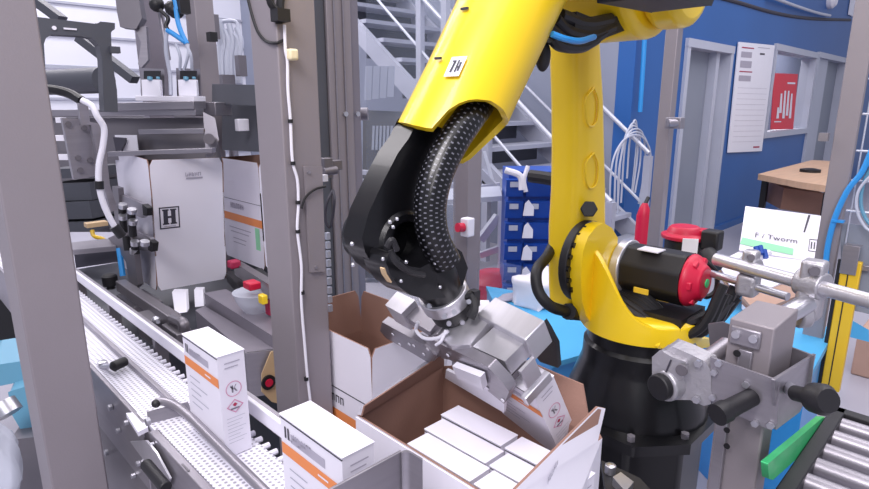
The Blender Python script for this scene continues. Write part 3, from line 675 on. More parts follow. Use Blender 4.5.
m = MB(); m.tube([GZ(462, 297, .14), GZ(470, 296, .13), GZ(474, 308, .12), GZ(470, 318, .11)], .009, 8); m.box(GZ(474, 298, .12), (.016, .016, .03)); build('cable_plug', m, 'blackm', gr)
build('side_cover', MB().prism([GXp(x, y, .092) for x, y in ((543, 322), (548, 330), (556, 345), (558, 368), (540, 362), (533, 352))], gx*.01), 'blackm', gr)

# ============================================================ PRODUCT BOXES
BW, BL, BH = .052, .155, .205
def mk_box(name, label, cat, group, loc):
    t = thing(name, label, cat, loc, group); L = Vector(loc)
    b = MB(); b.bb(-BW/2, BW/2, -BL/2, BL/2, 0, BH, 'white')
    f0 = Vector((-BW/2, 0, 0)); xd = Vector((0, -1, 0)); yd = Vector((0, 0, 1))      # long face
    b.rect(f0, xd, yd, -BL/2+.002, BL/2-.001, BH*.70, BH*.79, 'orange', .0009)
    b.text('~12345', f0+xd*-.055+yd*BH*.84, xd, yd, .02, 'inkl', .001)
    b.rect(f0, xd, yd, -BL/2+.012, -BL/2+.016, BH*.84, BH*.93, 'ink', .001); b.rect(f0, xd, yd, -BL/2+.02, -BL/2+.024, BH*.84, BH*.93, 'ink', .001)
    b.rect(f0, xd, yd, -BL/2+.028, BL/2-.04, BH*.83, BH*.90, 'inkl', .0006)
    b.rect(f0, xd, yd, .02, .045, BH*.74, BH*.755, 'white', .0014)
    for k in range(5): b.rect(f0, xd, yd, -BL/2+.02, -.01+.03*(k % 2), BH*(.6-.07*k), BH*(.61-.07*k), 'hallline', .0009)
    f1 = Vector((0, -BL/2, 0)); xe = Vector((1, 0, 0))
    for k in range(2): b.rect(f1, xe, yd, -.014, .016-.004*k, BH*(.915-.045*k), BH*(.925-.045*k), 'inkl', .0009)
    b.ring(f1, xe, yd, 0, BH*.66, .0155, .0016, m='pinkink', lift=.0009)
    for Q_ in ([(-.004, -.007), (-.001, -.007), (-.001, .008), (-.004, .006)], [(-.001, -.002), (.001, .001), (.006, .008), (.004, .008)], [(-.001, .001), (.002, .002), (.007, -.006), (.004, -.006)], [(-.007, .005), (-.005, .008), (-.001, .001), (-.002, -.001)]):
        b.add([f1+xe*u+yd*(BH*.66+v)-Vector((0, .0009, 0)) for u, v in Q_], [(0, 1, 2, 3)], 'inkm')
    c = f1+yd*BH*.49-Vector((0, .0009, 0)); r = .014
    for q_ in ((1, 0), (0, 1)):
        pass
    dv = [Vector((r*1.2, 0, 0)), Vector((0, 0, r)), Vector((-r*1.2, 0, 0)), Vector((0, 0, -r))]
    b.add([c+v for v in dv]+[c+v*.82 for v in dv], [(i, (i+1) % 4, 4+(i+1) % 4, 4+i) for i in range(4)], 'pinkink')
    b.add([c+v*.30+Vector((0, 0, .003)) for v in dv], [(0, 1, 2, 3)], 'magenta'); b.rect(f1, xe, yd, -.009, .008, BH*.49-.006, BH*.49-.003, 'inkm', .0012)
    for k in range(8): b.rect(f1, xe, yd, -.018, .018-.006*(k % 3), BH*(.38-.035*k), BH*(.384-.035*k), 'hallline', .0009)
    b.text('~1234567', f0*0+Vector((-.012, .03, BH)), (0, -1, 0), (1, 0, 0), .009, 'inkl', .0006)
    for v in b.v: v += L
    body = build('box_body', b, None, t)
    lid = MB().bb(-BW/2-.0012, BW/2+.0012, -BL/2-.0012, BL/2+.0012, BH-.0005, BH+.0015)
    for v in lid.v: v += L
    build('tuck_flap', lid, 'white', t, .0006)
    sm = MB().bb(-BW/2-.001, -BW/2+.001, -BL/2, BL/2, BH-.004, BH-.0025)
    for v in sm.v: v += L
    build('flap_seam', sm, 'ink', t)
    return t
box0 = mk_box('product_box', 'white product box with orange band, standing alone beside the left guard post', 'box', None, (.423, 1.04, .852))

clone(box0, Matrix.Translation((.404, .632, .852)), 'white product box with orange band on the belt at the bottom, below the centre post')
hb = GP(BW/2, BL/2, -BH); clone(box0, Matrix.Translation(hb)@GM.to_4x4(), 'tilted white product box held by the gripper in the carton')
cols = [(.6425, 0), (.698, .012), (.757, .024)]
k = 0
for ci, (x, dy_) in enumerate(cols):
    for r_ in range(2):
        y = .70+dy_*1.2-.0775-.16*r_+.0
        clone(box0, Matrix.Translation((x, y, .70))@Matrix.Diagonal((.94, .965, 1, 1)), ['white product box top nearest the back of the open carton, left column', 'white product box top nearest the camera in the open carton, left column', 'white product box top at the back of the carton, middle column', 'white product box top at the front of the carton, middle column', 'white product box top at the back of the carton, right column beside the held box', 'white product box top at the front of the carton, right column under the held box'][k], 'product boxes packed in the open carton'); k += 1

# ============================================================ CARTONS
T = .004
def quadplate(P, n, th, mo='white', mi='kraft'):
    # P: 4 points of outside face, n: outward normal ; board with white outside and brown inside
    mb = MB(); P = [Vector(p) for p in P]; n = Vector(n).normalized(); c = (P[1]-P[0]).cross(P[2]-P[0])
    if c.dot(n) < 0: P = P[::-1]
    Q = [p-n*th for p in P]; k = len(P)
    mb.add(P, [tuple(range(k))], mo); mb.add(Q, [tuple(range(k-1, -1, -1))], mi)
    mb.add(P+Q, [((i+1) % k, i, k+i, k+(i+1) % k) for i in range(k)], mi); return mb
def chamf(a, b, h, out, lean, inset=.012):
    # flap polygon rising from edge a-b by h leaning along out
    a = Vector(a); b = Vector(b); d = (b-a).normalized(); u = Vector((0, 0, 1))*math.cos(lean)+Vector(out)*math.sin(lean)
    return [a, b, b+u*(h-.02)-d*.002, b+u*h-d*inset, a+u*h+d*inset, a+u*(h-.02)+d*.002]
def joinmb(*l):
    m_ = MB()
    for q_ in l:
        for f, mi in zip(q_.f, q_.m): m_.add([q_.v[i] for i in f], [tuple(range(len(f)))], q_.mats[mi] if q_.mats else None)
    return m_
def hexface(W_, S_, z0, z1): return [Vector((*W_, z0)), Vector((*S_, z0)), Vector((*S_, z1)), Vector((*W_, z1))]
# --- main open carton
cW, cS, cE, cN = (.600, .825), (.596, .36), (.866, .452), (.872, .86)
z0, z1 = .70, .918
t = thing('shipping_carton', 'open white carton with brown inside, half filled with product boxes under the gripper', 'carton', (.74, .62, z0-.006), None)
bd = joinmb(quadplate(hexface(cW, cS, z0, z1), (-1, 0, 0), T), quadplate(hexface(cS, cE, z0, z1), (0, -1, 0), T), quadplate(hexface(cE, cN, z0, z1), (1, 0, 0), T), quadplate(hexface(cN, cW, z0, z1), (0, 1, 0), T),
            quadplate([Vector((*q_, z0-.002)) for q_ in (cW, cS, cE, cN)], (0, 0, -1), T))
build('carton_body', bd, None, t, smooth=20)
zz = z1
fl = [PX(361, 415, .600), PX(363.5, 405.5, .604), PY(432, 360.5, .84), Vector((.872, .86, .96)), Vector((.872, .86, z1)), Vector((.600, .825, z1))]
build('back_flap', quadplate(fl, (0, 1, 0), T), None, t, smooth=20)
fr = [Vector((*cS, zz)), Vector((*cE, zz)), PY(598, 441, .449), PY(605.5, 408.5, .43), PY(598, 407, .434), PY(500, 505, .392), PY(440, 560, .36)]
build('front_flap', quadplate(fr, (0, -1, 0), T), None, t, smooth=20)
sf = [Vector((.866, .452, zz)), Vector((.872, .86, zz)), PX(530, 361, .90), PX(541, 366, .90), PX(583.5, 384, .90), PX(588.5, 413, .885)]
build('side_flap', quadplate(sf, (1, 0, 0), T), None, t, smooth=20)
sd = [Vector((.594, .82, z1)), Vector((.592, .37, z1)), Vector((.585, .38, z1-.13)), Vector((.587, .81, z1-.13))]
build('folded_flap', quadplate(sd, (-1, 0, 0), .003, 'white', 'white'), None, t, smooth=20)
pm = MB(); o_ = PY(535, 486, .409)
fd = (Vector((*cE, 0))-Vector((*cS, 0))).normalized()
pt = PY(545, 484, .405); pm.text('~12345678', pt, fd, (0, 0, 1), .017, 'inkl', .004)
build('printed_lettering', pm, None, t)
# --- generic carton of the same size, local coordinates
CWd, CLn, CB, CF = .26, .38, .21, .13
def mk_carton(name, label, loc, lean=(.02, .02, .05, .02), bottom=True, prints=(), up=True):
    t = thing(name, label, 'carton', loc); L = Vector(loc); x, y = CWd/2, CLn/2; a, b_, c_, d_ = (-x, -y), (x, -y), (x, y), (-x, y)
    zb_, zt_ = (0, CB) if bottom else (CF, CF+CB)
    parts_ = [quadplate(hexface(d_, a, zb_, zt_), (-1, 0, 0), T), quadplate(hexface(a, b_, zb_, zt_), (0, -1, 0), T), quadplate(hexface(b_, c_, zb_, zt_), (1, 0, 0), T), quadplate(hexface(c_, d_, zb_, zt_), (0, 1, 0), T)]
    if bottom: parts_.append(quadplate([Vector((*q_, 0)) for q_ in (a, b_, c_, d_)], (0, 0, -1), T))
    bd = joinmb(*parts_)
    for (face, kind, *ar) in prints:
        o_, xd = (Vector((-x, 0, zb_)), Vector((0, -1, 0))) if face == 'x' else (Vector((0, -y, zb_)), Vector((1, 0, 0)))
        if kind == 'r': bd.rect(o_, xd, (0, 0, 1), *ar[:4], ar[4], .001)
        elif kind == 't': bd.text(ar[0], o_+xd*ar[1]+Vector((0, 0, ar[2])), xd, (0, 0, 1), ar[3], ar[4], .0015)
    for v in bd.v: v += L
    build('carton_body', bd, None, t, smooth=20)
    for nm, p0, p1, out, ln in (('flap', d_, a, (-1, 0, 0), lean[0]), ('flap', a, b_, (0, -1, 0), lean[1]), ('flap', b_, c_, (1, 0, 0), lean[2]), ('flap', c_, d_, (0, 1, 0), lean[3])):
        q_ = quadplate(chamf((*p0, zt_), (*p1, zt_), CF, out, ln), out, T)
        for v in q_.v: v += L
        build(nm, q_, None, t, smooth=20)
        if not bottom:
            P_ = [Vector((v.x, v.y, 2*zt_-v.z-CB)) for v in chamf((*p0, zt_), (*p1, zt_), CF, out, .02)]
            q_ = quadplate(P_, out, T)
            for v in q_.v: v += L
            build('bottom_flap', q_, None, t, smooth=20)
    return t
rect_logo = [('y', 'r', -.125, -.065, .085, .145, 'ink'), ('y', 'r', -.121, -.069, .089, .141, 'white'), ('y', 't', 'H', -.1135, .098, .05, 'ink'), ('y', 'r', .03, .085, .195, .205, 'inkl'), ('y', 'r', .06, .085, -.03, -.027, 'inkl')]
# fix layering of the logo: separate lifts
def mk_logo(t, loc, x0, z0_, s, ydir=-1):
    L = Vector(loc); m_ = MB(); f = L+Vector((0, -CLn/2, 0)); xd = Vector((1, 0, 0)); yd = Vector((0, 0, 1))
    w = s*.06
    for (a0, a1, b0, b1) in ((0, s, 0, w), (0, s, s*1.12-w, s*1.12), (0, w, 0, s*1.12), (s-w, s, 0, s*1.12)): m_.rect(f, xd, yd, x0+a0, x0+a1, z0_+b0, z0_+b1, 'ink', .0012)
    for (a0, a1, b0, b1) in ((.2, .42, .22, .9), (.58, .8, .22, .9), (.42, .58, .5, .6), (.15, .47, .86, .93), (.53, .85, .86, .93), (.15, .47, .2, .27), (.53, .85, .2, .27)): m_.rect(f, xd, yd, x0+a0*s, x0+a1*s, z0_+b0*s*1.08, z0_+b1*s*1.08, 'ink', .0012)
    m_.rect(f, xd, yd, x0+.2*s, x0+.8*s, z0_+.1*s, z0_+.14*s, 'inkl', .0012)
    return build('printed_logo', m_, None, t)
loc = (.742+.13, 2.27+.19, .805)
t = mk_carton('upright_carton', 'white open carton printed with a boxed letter H, held upright by the erecting machine', loc, (.03, -.02, .03, .03), bottom=False, prints=[('y', 'r', -.008, .052, .268, .274, 'inkl'), ('y', 't', '~12345', -.01, .278, .019, 'inkl'), ('y', 'r', .03, .055, -.075, -.071, 'ink')])
mk_logo(t, loc, -.108, .225, .07)
t.rotation_euler = (.05, .03, 0); t.scale = (1.07, 1.0, 1.07)
loc = (.79+.13, 1.02+.19, .592)
mk_carton('empty_carton', 'open empty white carton waiting behind the carton being filled', loc, (0, .02, .05, .12), prints=[('x', 'r', -.19, .19, .095, .125, 'orange'), ('x', 'r', -.19, .19, .185, .188, 'ink'), ('x', 't', '~1234', .0, .145, .03, 'ink'), ('y', 't', '~12345678', -.05, .19, .02, 'inkl')])
a_ = PD(258, 163, 2.45); loc = (a_.x+.13, a_.y+.19, a_.z-.47)
mk_carton('shelf_carton', 'tall white carton with orange band and green stripe standing left of the centre post', loc, (.0, .0, .03, .03), bottom=False, prints=[('x', 'r', -.19, .19, .055, .09, 'orange'), ('x', 't', '~1234567', -.10, .115, .035, 'inkl'), ('x', 'r', .12, .16, -.07, .05, 'green'), ('x', 'r', -.13, .08, .02, .024, 'inkl'), ('x', 'r', -.12, .06, .0, .004, 'inkl'), ('x', 'r', -.1, .03, -.03, -.026, 'inkl'), ('x', 'r', -.1, .02, -.05, -.046, 'inkl'), ('x', 'r', -.19, .19, .155, .157, 'ink')])
SCZ = loc[2]; SCX = loc[0]; SCY = loc[1]

# carton infeed roller bed under cartons
t = thing('carton_conveyor', 'grey steel roller bed carrying the cartons below the gripper', 'conveyor', (.74, .9, 0))
parts('side_frame', MB().bb(.555, .575, -.1, .92, .60, .70).bb(.89, .91, -.1, .92, .60, .70), 'steel', t, .002)
for k in range(8): build('roller', MB().cyl((.577, -.05+k*.12, .672), (.888, -.05+k*.12, .672), .02, n=16), 'steel', t)
for x, y in ((.565, .0), (.565, .85), (.9, .0), (.9, .85)): build('leg', MB().bb(x-.02, x+.02, y-.02, y+.02, 0, .6), 'postdk', t)

t = thing('carton_platform', 'flat grey steel platform under the empty waiting carton', 'platform', (.95, 1.2, 0))
build('deck', MB().bb(.80, 1.12, .94, 1.45, .55, .586), 'steel', t, .003)
for x, y in ((.83, .97), (.83, 1.42), (1.09, .97), (1.09, 1.42)): build('leg', MB().bb(x-.02, x+.02, y-.02, y+.02, 0, .55), 'postdk', t)

# sheet metal guide bottom centre (grey plate in front of the carton)
YP = .50
t = thing('stop_plate', 'grey bent sheet metal stop plate at the bottom edge between product box and open carton', 'plate', (.45, YP, .7))
tp = [PY(300, 500.5, YP), PY(402, 451, YP)]; zt2 = tp[1].z
build('main_plate', MB().bb(tp[0].x, tp[1].x, YP, YP+.004, .74, zt2), 'steel', t, .001)
c_ = Vector((tp[1].x, YP, 0)); g = MB()
arc = [c_+Vector((.008*math.sin(q), -.008+.008*math.cos(q), 0)) for q in (0, .4, .8, 1.2, PI/2)]+[c_+Vector((.008, -.03, 0))]
for z_ in (0,): g.prism([v+Vector((0, 0, .74)) for v in arc]+[v+Vector((-.003, -.003, .74)) for v in arc[::-1]], (0, 0, zt2-.74))
build('bent_edge', g, 'steel', t)

# black bracket plate right of carton bottom
t = thing('bracket_plate', 'black bolted plate with aluminium block between carton and robot pedestal', 'bracket', (1.0, .45, .7))
build('plate', MB().prism([PZ(601, 460, .70), PZ(640, 478, .70), PZ(660, 500, .70), PZ(610, 520, .70)], (0, 0, -.015)), 'blackm', t, .002)
m = MB(); m.lathe(PZ(610, 473, .70), (0, 0, 1), [(0, .012), (.02, .012), (.022, .006)]); m.prism([PZ(612, 485, .70), PZ(620, 480, .70), PZ(633, 490, .70), PZ(625, 500, .70)], (0, 0, .02)); build('bolt_block', m, 'chrome', t, .001)

# ============================================================ BELT CONVEYORS
ZB = .85
t = thing('belt_conveyor', 'long white modular belt conveyor running beside the left guard post', 'conveyor', (.40, 1.6, 0))
build('belt', MB().bb(.338, .400, 1.16, 3.2, ZB-.02, ZB), 'beltm', t)
build('belt_inner', MB().bb(.413, .468, .2, 3.4, ZB-.02, ZB), 'beltm', t)
build('belt_near', MB().bb(.345, .413, .2, 1.17, ZB-.02, ZB-.001), 'beltm', t)
ts = MB()
for k in range(100): ts.cyl((.466, .3+k*.03, ZB-.006), (.484, .3+k*.03, ZB-.006), .006, n=8)
o = build('belt_teeth', ts, 'belt', t); o['kind'] = 'stuff'
build('divider_rail', MB().bb(.400, .412, 1.17, 3.2, ZB-.04, ZB+.012), 'steel', t, .002)
build('side_plate', MB().bb(.326, .336, 1.2, 3.2, ZB-.16, ZB+.004), 'steel', t, .002)
build('side_plate', MB().bb(.326, .343, .2, 1.16, ZB-.07, ZB+.003), 'steel', t, .002)
build('white_joint', MB().prism([PZ(126, 413, ZB+.004), PZ(139, 412, ZB+.004), PZ(148, 427, ZB+.004), PZ(138, 432, ZB+.004)], (0, 0, -.01)), 'belt', t)
build('side_skirt', MB().prism([PX(95, 375, .333), PX(150, 432, .333), PX(190, 470, .333), PX(188, 540, .333), PX(100, 540, .333)], (-.004, 0, 0)), 'steeldk', t)
m = MB()
for (x, y, r) in ((112, 407, .008), (128, 422, .006), (150, 421, .008), (154, 444, .005), (108, 452, .008), (140, 463, .006), (135, 475, .006), (120, 430, .006)): a = PX(x, y, .325); m.cyl(a, a-Vector((.008, 0, 0)), r, n=10)
parts('bolt', m, 'chrome', t)
m = MB(); m.prism([PX(132, 441, .32), PX(140, 452, .32), PX(148, 462, .32), PX(156, 476, .32), PX(168, 489, .32), PX(172, 478, .32), PX(158, 452, .32), PX(148, 440, .32)], (-.004, 0, 0)); build('guard_tab', m, 'alu', t)
build('grip_handle', MB().cyl(PX(146, 464, .29), PX(166, 488, .29), .011, n=14), 'blackm', t, .002)
for y in (.4, 1.7, 3.0): build('leg', MB().bb(.38, .42, y-.02, y+.02, 0, ZB-.1), 'postdk', t)
build('cross_body', MB().bb(.345, .46, .25, 3.1, ZB-.12, ZB-.03), 'steeldk', t)
for k, (y0, zt_) in enumerate(((.75, 0),)): pass
gd = thing('guide_rail', 'long white guide strip on brackets along the far side of the belt', 'rail', (.50, 1.6, ZB-.1))
build('strip', MB().bb(.486, .496, .62, 3.0, ZB+.028, ZB+.06), 'plast', gd, .002)
build('rail_backing', MB().bb(.496, .508, .62, 3.0, ZB+.015, ZB+.055), 'steel', gd)
for k in range(6): build('bracket', MB().bb(.488, .52, .78+k*.4, .8+k*.4, ZB-.1, ZB+.03), 'steeldk', gd)
build('base_channel', MB().bb(.49, .53, .4, 3.2, ZB-.12, ZB-.09), 'steeldk', gd)
cr = thing('curved_guide', 'bent grey steel tube guide over the near belt', 'guide', PZ(200, 430, ZB))
build('guide_tube', MB().tube([PZ(156, 403, ZB+.035), PZ(163, 401.5, ZB+.035), PZ(176, 406, ZB+.035), PZ(192, 419, ZB+.034), PZ(210, 437, ZB+.033), PZ(235, 462, ZB+.032), PZ(262, 489, ZB+.03), PZ(290, 518, ZB+.03)], .009, 14), 'steel', cr)
build('end_cap', MB().ball(PZ(156, 403.5, ZB+.035), .0092, 8), 'blackm', cr)
build('divider_plate', MB().prism([PZ(147, 412, ZB+.025), PZ(188, 402, ZB+.025), PZ(193, 413, ZB), PZ(149, 424, ZB)], (0, .003, 0)), 'steel', cr)
solo('knob', MB().lathe(PZ(119, 364, ZB+.02), (1, .4, 0), [(-.022, .006), (-.016, .013), (.018, .012), (.022, .006)], 16), 'blackm', 'black oval knob on the rail between the two belts', 'knob', bevel=.001)
solo('clamp_screw', MB().cyl(PZ(101, 367, ZB), PZ(112, 366, ZB+.02), .006).lathe(PZ(103, 366, ZB), (0, 0, 1), [(0, .012), (.012, .012), (.014, .008)], 6), 'chrome', 'small bright clamp screw beside the black knob on the belt', 'screw')

# ============================================================ GUARD POSTS (foreground)
def post(name, x, y, w, d, h, label, m='post'):
    t = thing(name, label, 'post', (x+w/2, y+d/2, 0)); build('tube', MB().bb(x, x+w, y, y+d, .01, h), m, t, .004, 3)
    build('foot_plate', MB().bb(x-.03, x+w+.03, y-.03, y+d+.03, 0, .01), 'steel', t); return t
post('guard_post', .168, 1.285, .1, .13, 2.7, 'thick grey steel guard post at the left edge of the picture')
cp_ = post('guard_post', .677, 1.17, .1, .115, 2.7, 'thick grey steel guard post in the centre carrying a taped cable')
def onf(px, py): return PY(px, py, 1.168)
def onl(px, py): return PX(px, py, .675)
cb = thing('sensor_cable', 'white cable with black ties running down the centre guard post', 'cable', onf(303, 400))
cpth = [onf(283, 25), onf(284, 50), onf(286, 62), onf(286.5, 90), onf(289, 120), onf(291, 160), onf(296, 180), onf(297, 205), onf(296, 230), onf(300, 265), onf(300, 300), onf(303, 340), onf(306, 375), onf(309, 400)]
cpth = [v-Vector((0, .006, 0)) for v in cpth]
build('cable', MB().tube(cpth, .0035, 8), 'plast', cb)
m = MB()
for (x, y) in ((289, 121), (291.5, 163), (296.5, 202), (296.5, 231), (301, 292), (305, 378)): a = onf(x, y)-Vector((0, .006, 0)); m.cyl(a-Vector((0, 0, .004)), a+Vector((0, 0, .004)), .0055)
parts('cable_tie', m, 'blackm', cb)
a = onf(289, 55); tb = thing('junction_block', 'small cream square block on the centre guard post', 'block', a)
build('block', MB().box(a-Vector((0, .012, 0)), (.022, .022, .024)), 'cream', tb, .005, 3)
solo('cable_connector', MB().tube([onf(268, -8), onf(271, 4), onf(277, 12), onf(279, 24)], .008, 8).tube([onf(282, -8), onf(280, 5), onf(281, 22)], .009, 8).box(onf(278, 16)-Vector((0, .01, 0)), (.03, .03, .025)), 'blackm', 'black cable connectors at the top of the centre guard post', 'connector')
solo('hanging_cable', MB().tube([onl(247, -5), onl(252, 15), onl(258, 32), onl(266, 41), onf(276, 43), onf(284, 40)], .0035, 8), 'blackm', 'thin black cable looping across the centre guard post', 'cable')
cvp = thing('cover_plate', 'long narrow grey cover plate screwed onto the lower centre post', 'plate', onf(314, 270))
build('plate', MB().prism([onf(303, 166), onf(321, 166), onf(324, 271), onf(309, 272)], (0, -.006, 0)), 'post', cvp, .002)
m = MB()
for (x, y) in ((307, 172), (314.5, 267)): a = onf(x, y)-Vector((0, .006, 0)); m.cyl(a, a-Vector((0, .004, 0)), .004)
parts('screw', m, 'steel', cvp)
build('cable_stub', MB().tube([onf(299, 208)-Vector((0, .01, 0)), onf(303, 197)-Vector((0, .01, 0)), onf(312, 189)-Vector((0, .012, 0)), onf(323, 186)-Vector((0, .01, 0))], .0028, 8), 'blackm', cvp)
pp = thing('guard_profile', 'grey aluminium profile post with seams right of the centre post', 'post', (1.29, 1.78, 0))
build('tube', MB().bb(1.2, 1.30, 1.74, 1.82, 0, 2.7), 'post', pp, .003)
build('rear_profile', MB().bb(1.155, 1.198, 1.75, 1.86, 0, 2.7), 'gray', pp, .003); parts('seam_strip', MB().bb(1.225, 1.23, 1.736, 1.739, 0, 2.7).bb(1.262, 1.266, 1.734, 1.739, 0, 2.7), 'steel', pp)
build('door_stile', MB().bb(1.305, 1.34, 1.75, 1.79, .0, 2.7), 'postdk', pp, .002)
m = MB()
for (x, y) in ((345, 114), (357, 114)): a = PY(x, y, 1.738); m.cyl(a, a-Vector((0, .008, 0)), .009)
parts('screw', m, 'chrome', pp)
hg = thing('door_hinge', 'grey latch with cable loop between centre post and profile post', 'latch', PD(328, 180, 1.75))
m = MB(); m.box(PD(326, 168, 1.7), (.03, .03, .06)); m.box(PD(333, 165, 1.75), (.05, .03, .03)); m.cyl(PD(324, 172, 1.68), PD(337, 170, 1.7), .012); build('latch_body', m, 'steeldk', hg, .002)
build('latch_mark', MB().box(PD(324.5, 178, 1.6), (.014, .014, .018)), 'paper', hg)
build('cable', MB().tube([PD(333, 190, 1.68), PD(328, 200, 1.66), PD(325.5, 212, 1.66), PD(326, 222, 1.66), PD(330, 227, 1.66), PD(333, 215, 1.66), PD(334.5, 200, 1.66), PD(333, 190, 1.68)], .004, 8), 'ink', hg)
m = MB()
for k in range(9): m.box(PD(327.5+.3*k, 236+k*9, 1.72), (.012, .012, .02))
parts('chain_links', m, 'frame', hg)
rp = thing('guard_post', 'slim grey guard post standing before the blue wall behind the red motor cap', 'post', (2.6, 1.19, 0))
a = PD(666, 120, 2.75); build('tube', MB().bb(a.x-.025, a.x+.03, a.y-.03, a.y+.03, 0, 2.8), 'post', rp, .004)
build('bracket', MB().box(PD(675, 123, 2.62), (.05, .07, .05)).cyl(PD(668, 123, 2.6), PD(679, 123, 2.6), .018), 'steel', rp, .003)
build('hinge', MB().box(PD(685, 17, 2.65), (.05, .04, .08)), 'steel', rp, .003)

# ============================================================ ERECTING MACHINE (left)
em_ = thing('machine_column', 'wide grey column of the carton machine at the upper left', 'column', PD(203, 100, 2.75))
a = PD(202, 60, 2.75); build('tube', MB().bb(a.x-.03, a.x+.06, a.y-.04, a.y+.07, 0, 2.8), 'post', em_, .003)
build('hinge_block', MB().box(PD(212, 37, 2.65), (.035, .04, .04)), 'blackm', em_)
a = PD(152, 30, 2.9); solo('machine_column', MB().bb(a.x-.07, a.x+.05, a.y-.04, a.y+.04, 1.35, 2.8), 'postdk', 'grey upright of the carton machine behind the blue air hoses', 'column', bevel=.003)
solo('channel_beam', MB().prism([PD(212, 84, 2.5), PD(262, 85, 2.15), PD(262, 106, 2.15), PD(212, 104, 2.5)], (.05, .08, 0)), 'gray', 'dark grey channel beam between machine column and centre post', 'beam', bevel=.003)
solo('channel_beam', MB().bar(PD(170, 109, 2.5), PD(224, 109, 2.4), .1, .055), 'steel', 'short bright beam end left of the dark channel beam', 'beam', bevel=.003)
solo('dark_cover', MB().prism([PD(222, 104, 2.7), PD(262, 106, 2.4), PD(262, 152, 2.4), PD(222, 150, 2.7)], (.2, .2, 0)), 'gray', 'dark grey cover sheet behind the orange banded carton', 'cover')
a = PD(242, 125, 2.43); solo('sensor_block', MB().box(a, (.05, .03, .05)), 'plast', 'small white sensor block before the dark cover sheet', 'sensor', bevel=.003)
# gray cast frame with window
fm = thing('cast_frame', 'dark slate grey frame with large rounded cut-out at the upper left', 'frame', PD(100, 110, 2.3))
def D23(l, d=2.35): return [PY(x, y, 2.15) for x, y in l]
f1 = MB(); f1.prism(D23(((20, 14), (38, 17), (98, 24), (100, 21.5), (106, 22), (115, 23), (115, 29), (111, 32), (112, 60), (117, 90), (118, 112), (104, 112), (102, 60), (99, 45), (92, 38), (80, 36), (52, 34.5), (46, 38), (44, 44), (48, 112), (28, 112), (20, 60))), (0, .05, 0))
build('frame_body', f1, 'gray', fm, .004)
build('lug', MB().box(D23(((114, 50),))[0], (.03, .03, .02)), 'gray', fm)
build('hole_mark', MB().box(D23(((70, 29),))[0]-Vector((0, .002, 0)), (.035, .004, .005)).cyl(D23(((54, 28),))[0], D23(((54, 28),))[0]-Vector((0, .004, 0)), .006), 'plast', fm)
solo('diagonal_brace', MB().bar(PD(28, -5, 3.0), PD(62, 20, 3.0), .06, .04).bar(PD(80, 38, 3), PD(135, 80, 3.0), .06, .04), 'gray', 'dark diagonal brace passing behind the slate grey frame', 'brace')
solo('roller_drum', MB().cyl(PD(40, 83, 2.7), PD(104, 80, 2.5), .055), 'gray', 'dark grey drum seen through the slate frame', 'drum')
rt_ = thing('rear_ledge', 'thin pale ledge on one leg behind the slate frame', 'ledge', PD(108, 71, 3.65)); q_ = PD(108, 71, 3.66); build('leg', MB().cyl((q_.x, q_.y, 0), q_, .02), 'steel', rt_)
build('ledge_board', MB().prism([PD(40, 64, 3.7), PD(125, 68, 3.6), PD(125, 71, 3.6), PD(40, 67, 3.7)], (.15, .3, 0)), 'rail', rt_)
solo('black_cable', MB().tube([PD(35, 88, 2.0), PD(55, 90, 1.98), PD(70, 94, 1.97), PD(82, 101, 1.95)], .016, 10), 'blackm', 'thick black cable ending under the slate frame', 'cable')
# vertical pneumatic unit
t = thing('pneumatic_lifter', 'grey angular actuator block hanging at the top left', 'actuator', PD(135, 30, 2.4))
m = MB(); m.prism([PD(x, y, 2.4) for x, y in ((115, -5), (117, 12), (120, 27), (136, 29), (142, 18), (138, -5))], (.04, .06, 0)); build('block', m, 'steeldk', t, .003)
m = MB(); m.prism([PD(x, y, 2.42) for x, y in ((134, 27), (146, 26), (148, 60), (141, 68), (138, 64), (141, 42))], (.02, .03, 0)); m.cyl(PD(158, -5, 2.4), PD(168, 60, 2.45), .012, n=12); build('slide', m, 'steel', t, .002)
m = MB(); rc = random.Random(5)
for k in range(6): m.ball(PD(160+rc.uniform(-4, 22), rc.uniform(-2, 12), 2.35), .03, 6)
m.tube([PD(160, 10, 2.3), PD(168, 18, 2.3), PD(166, 26, 2.3), PD(170, 32, 2.3)], .008, 8); m.box(PD(183, 3, 2.3), (.04, .04, .08))
build('valve_cluster', m, 'blackm', t)
solo('air_hose', MB().tube([PD(167, 30, 2.3), PD(175, 35, 2.3), PD(185, 42, 2.3)], .010, 8).tube([PD(176, 8, 2.3), PD(178, 22, 2.3), PD(182, 34, 2.3), PD(187, 44, 2.3)], .010, 8).tube([PD(174, -5, 2.3), PD(177, 10, 2.3)], .01, 8), 'tube', 'two bright blue air hoses meeting in a V at the upper left', 'hose')
m = MB()
m.tube([PD(167, 28, 2.3), PD(166, 50, 2.32), PD(170, 75, 2.35), PD(171, 95, 2.35)], .008, 8)
for (x0, x1) in ((186, 192), (188, 184), (176, 180)): m.tube([PD(x0, 44, 2.3), PD((x0+x1)/2+2, 56, 2.3), PD(x1, 70, 2.33)], .006, 8)
solo('clear_hose', m, 'frame', 'thin pale hoses dropping from the valve cluster to the cylinder blocks', 'hose')
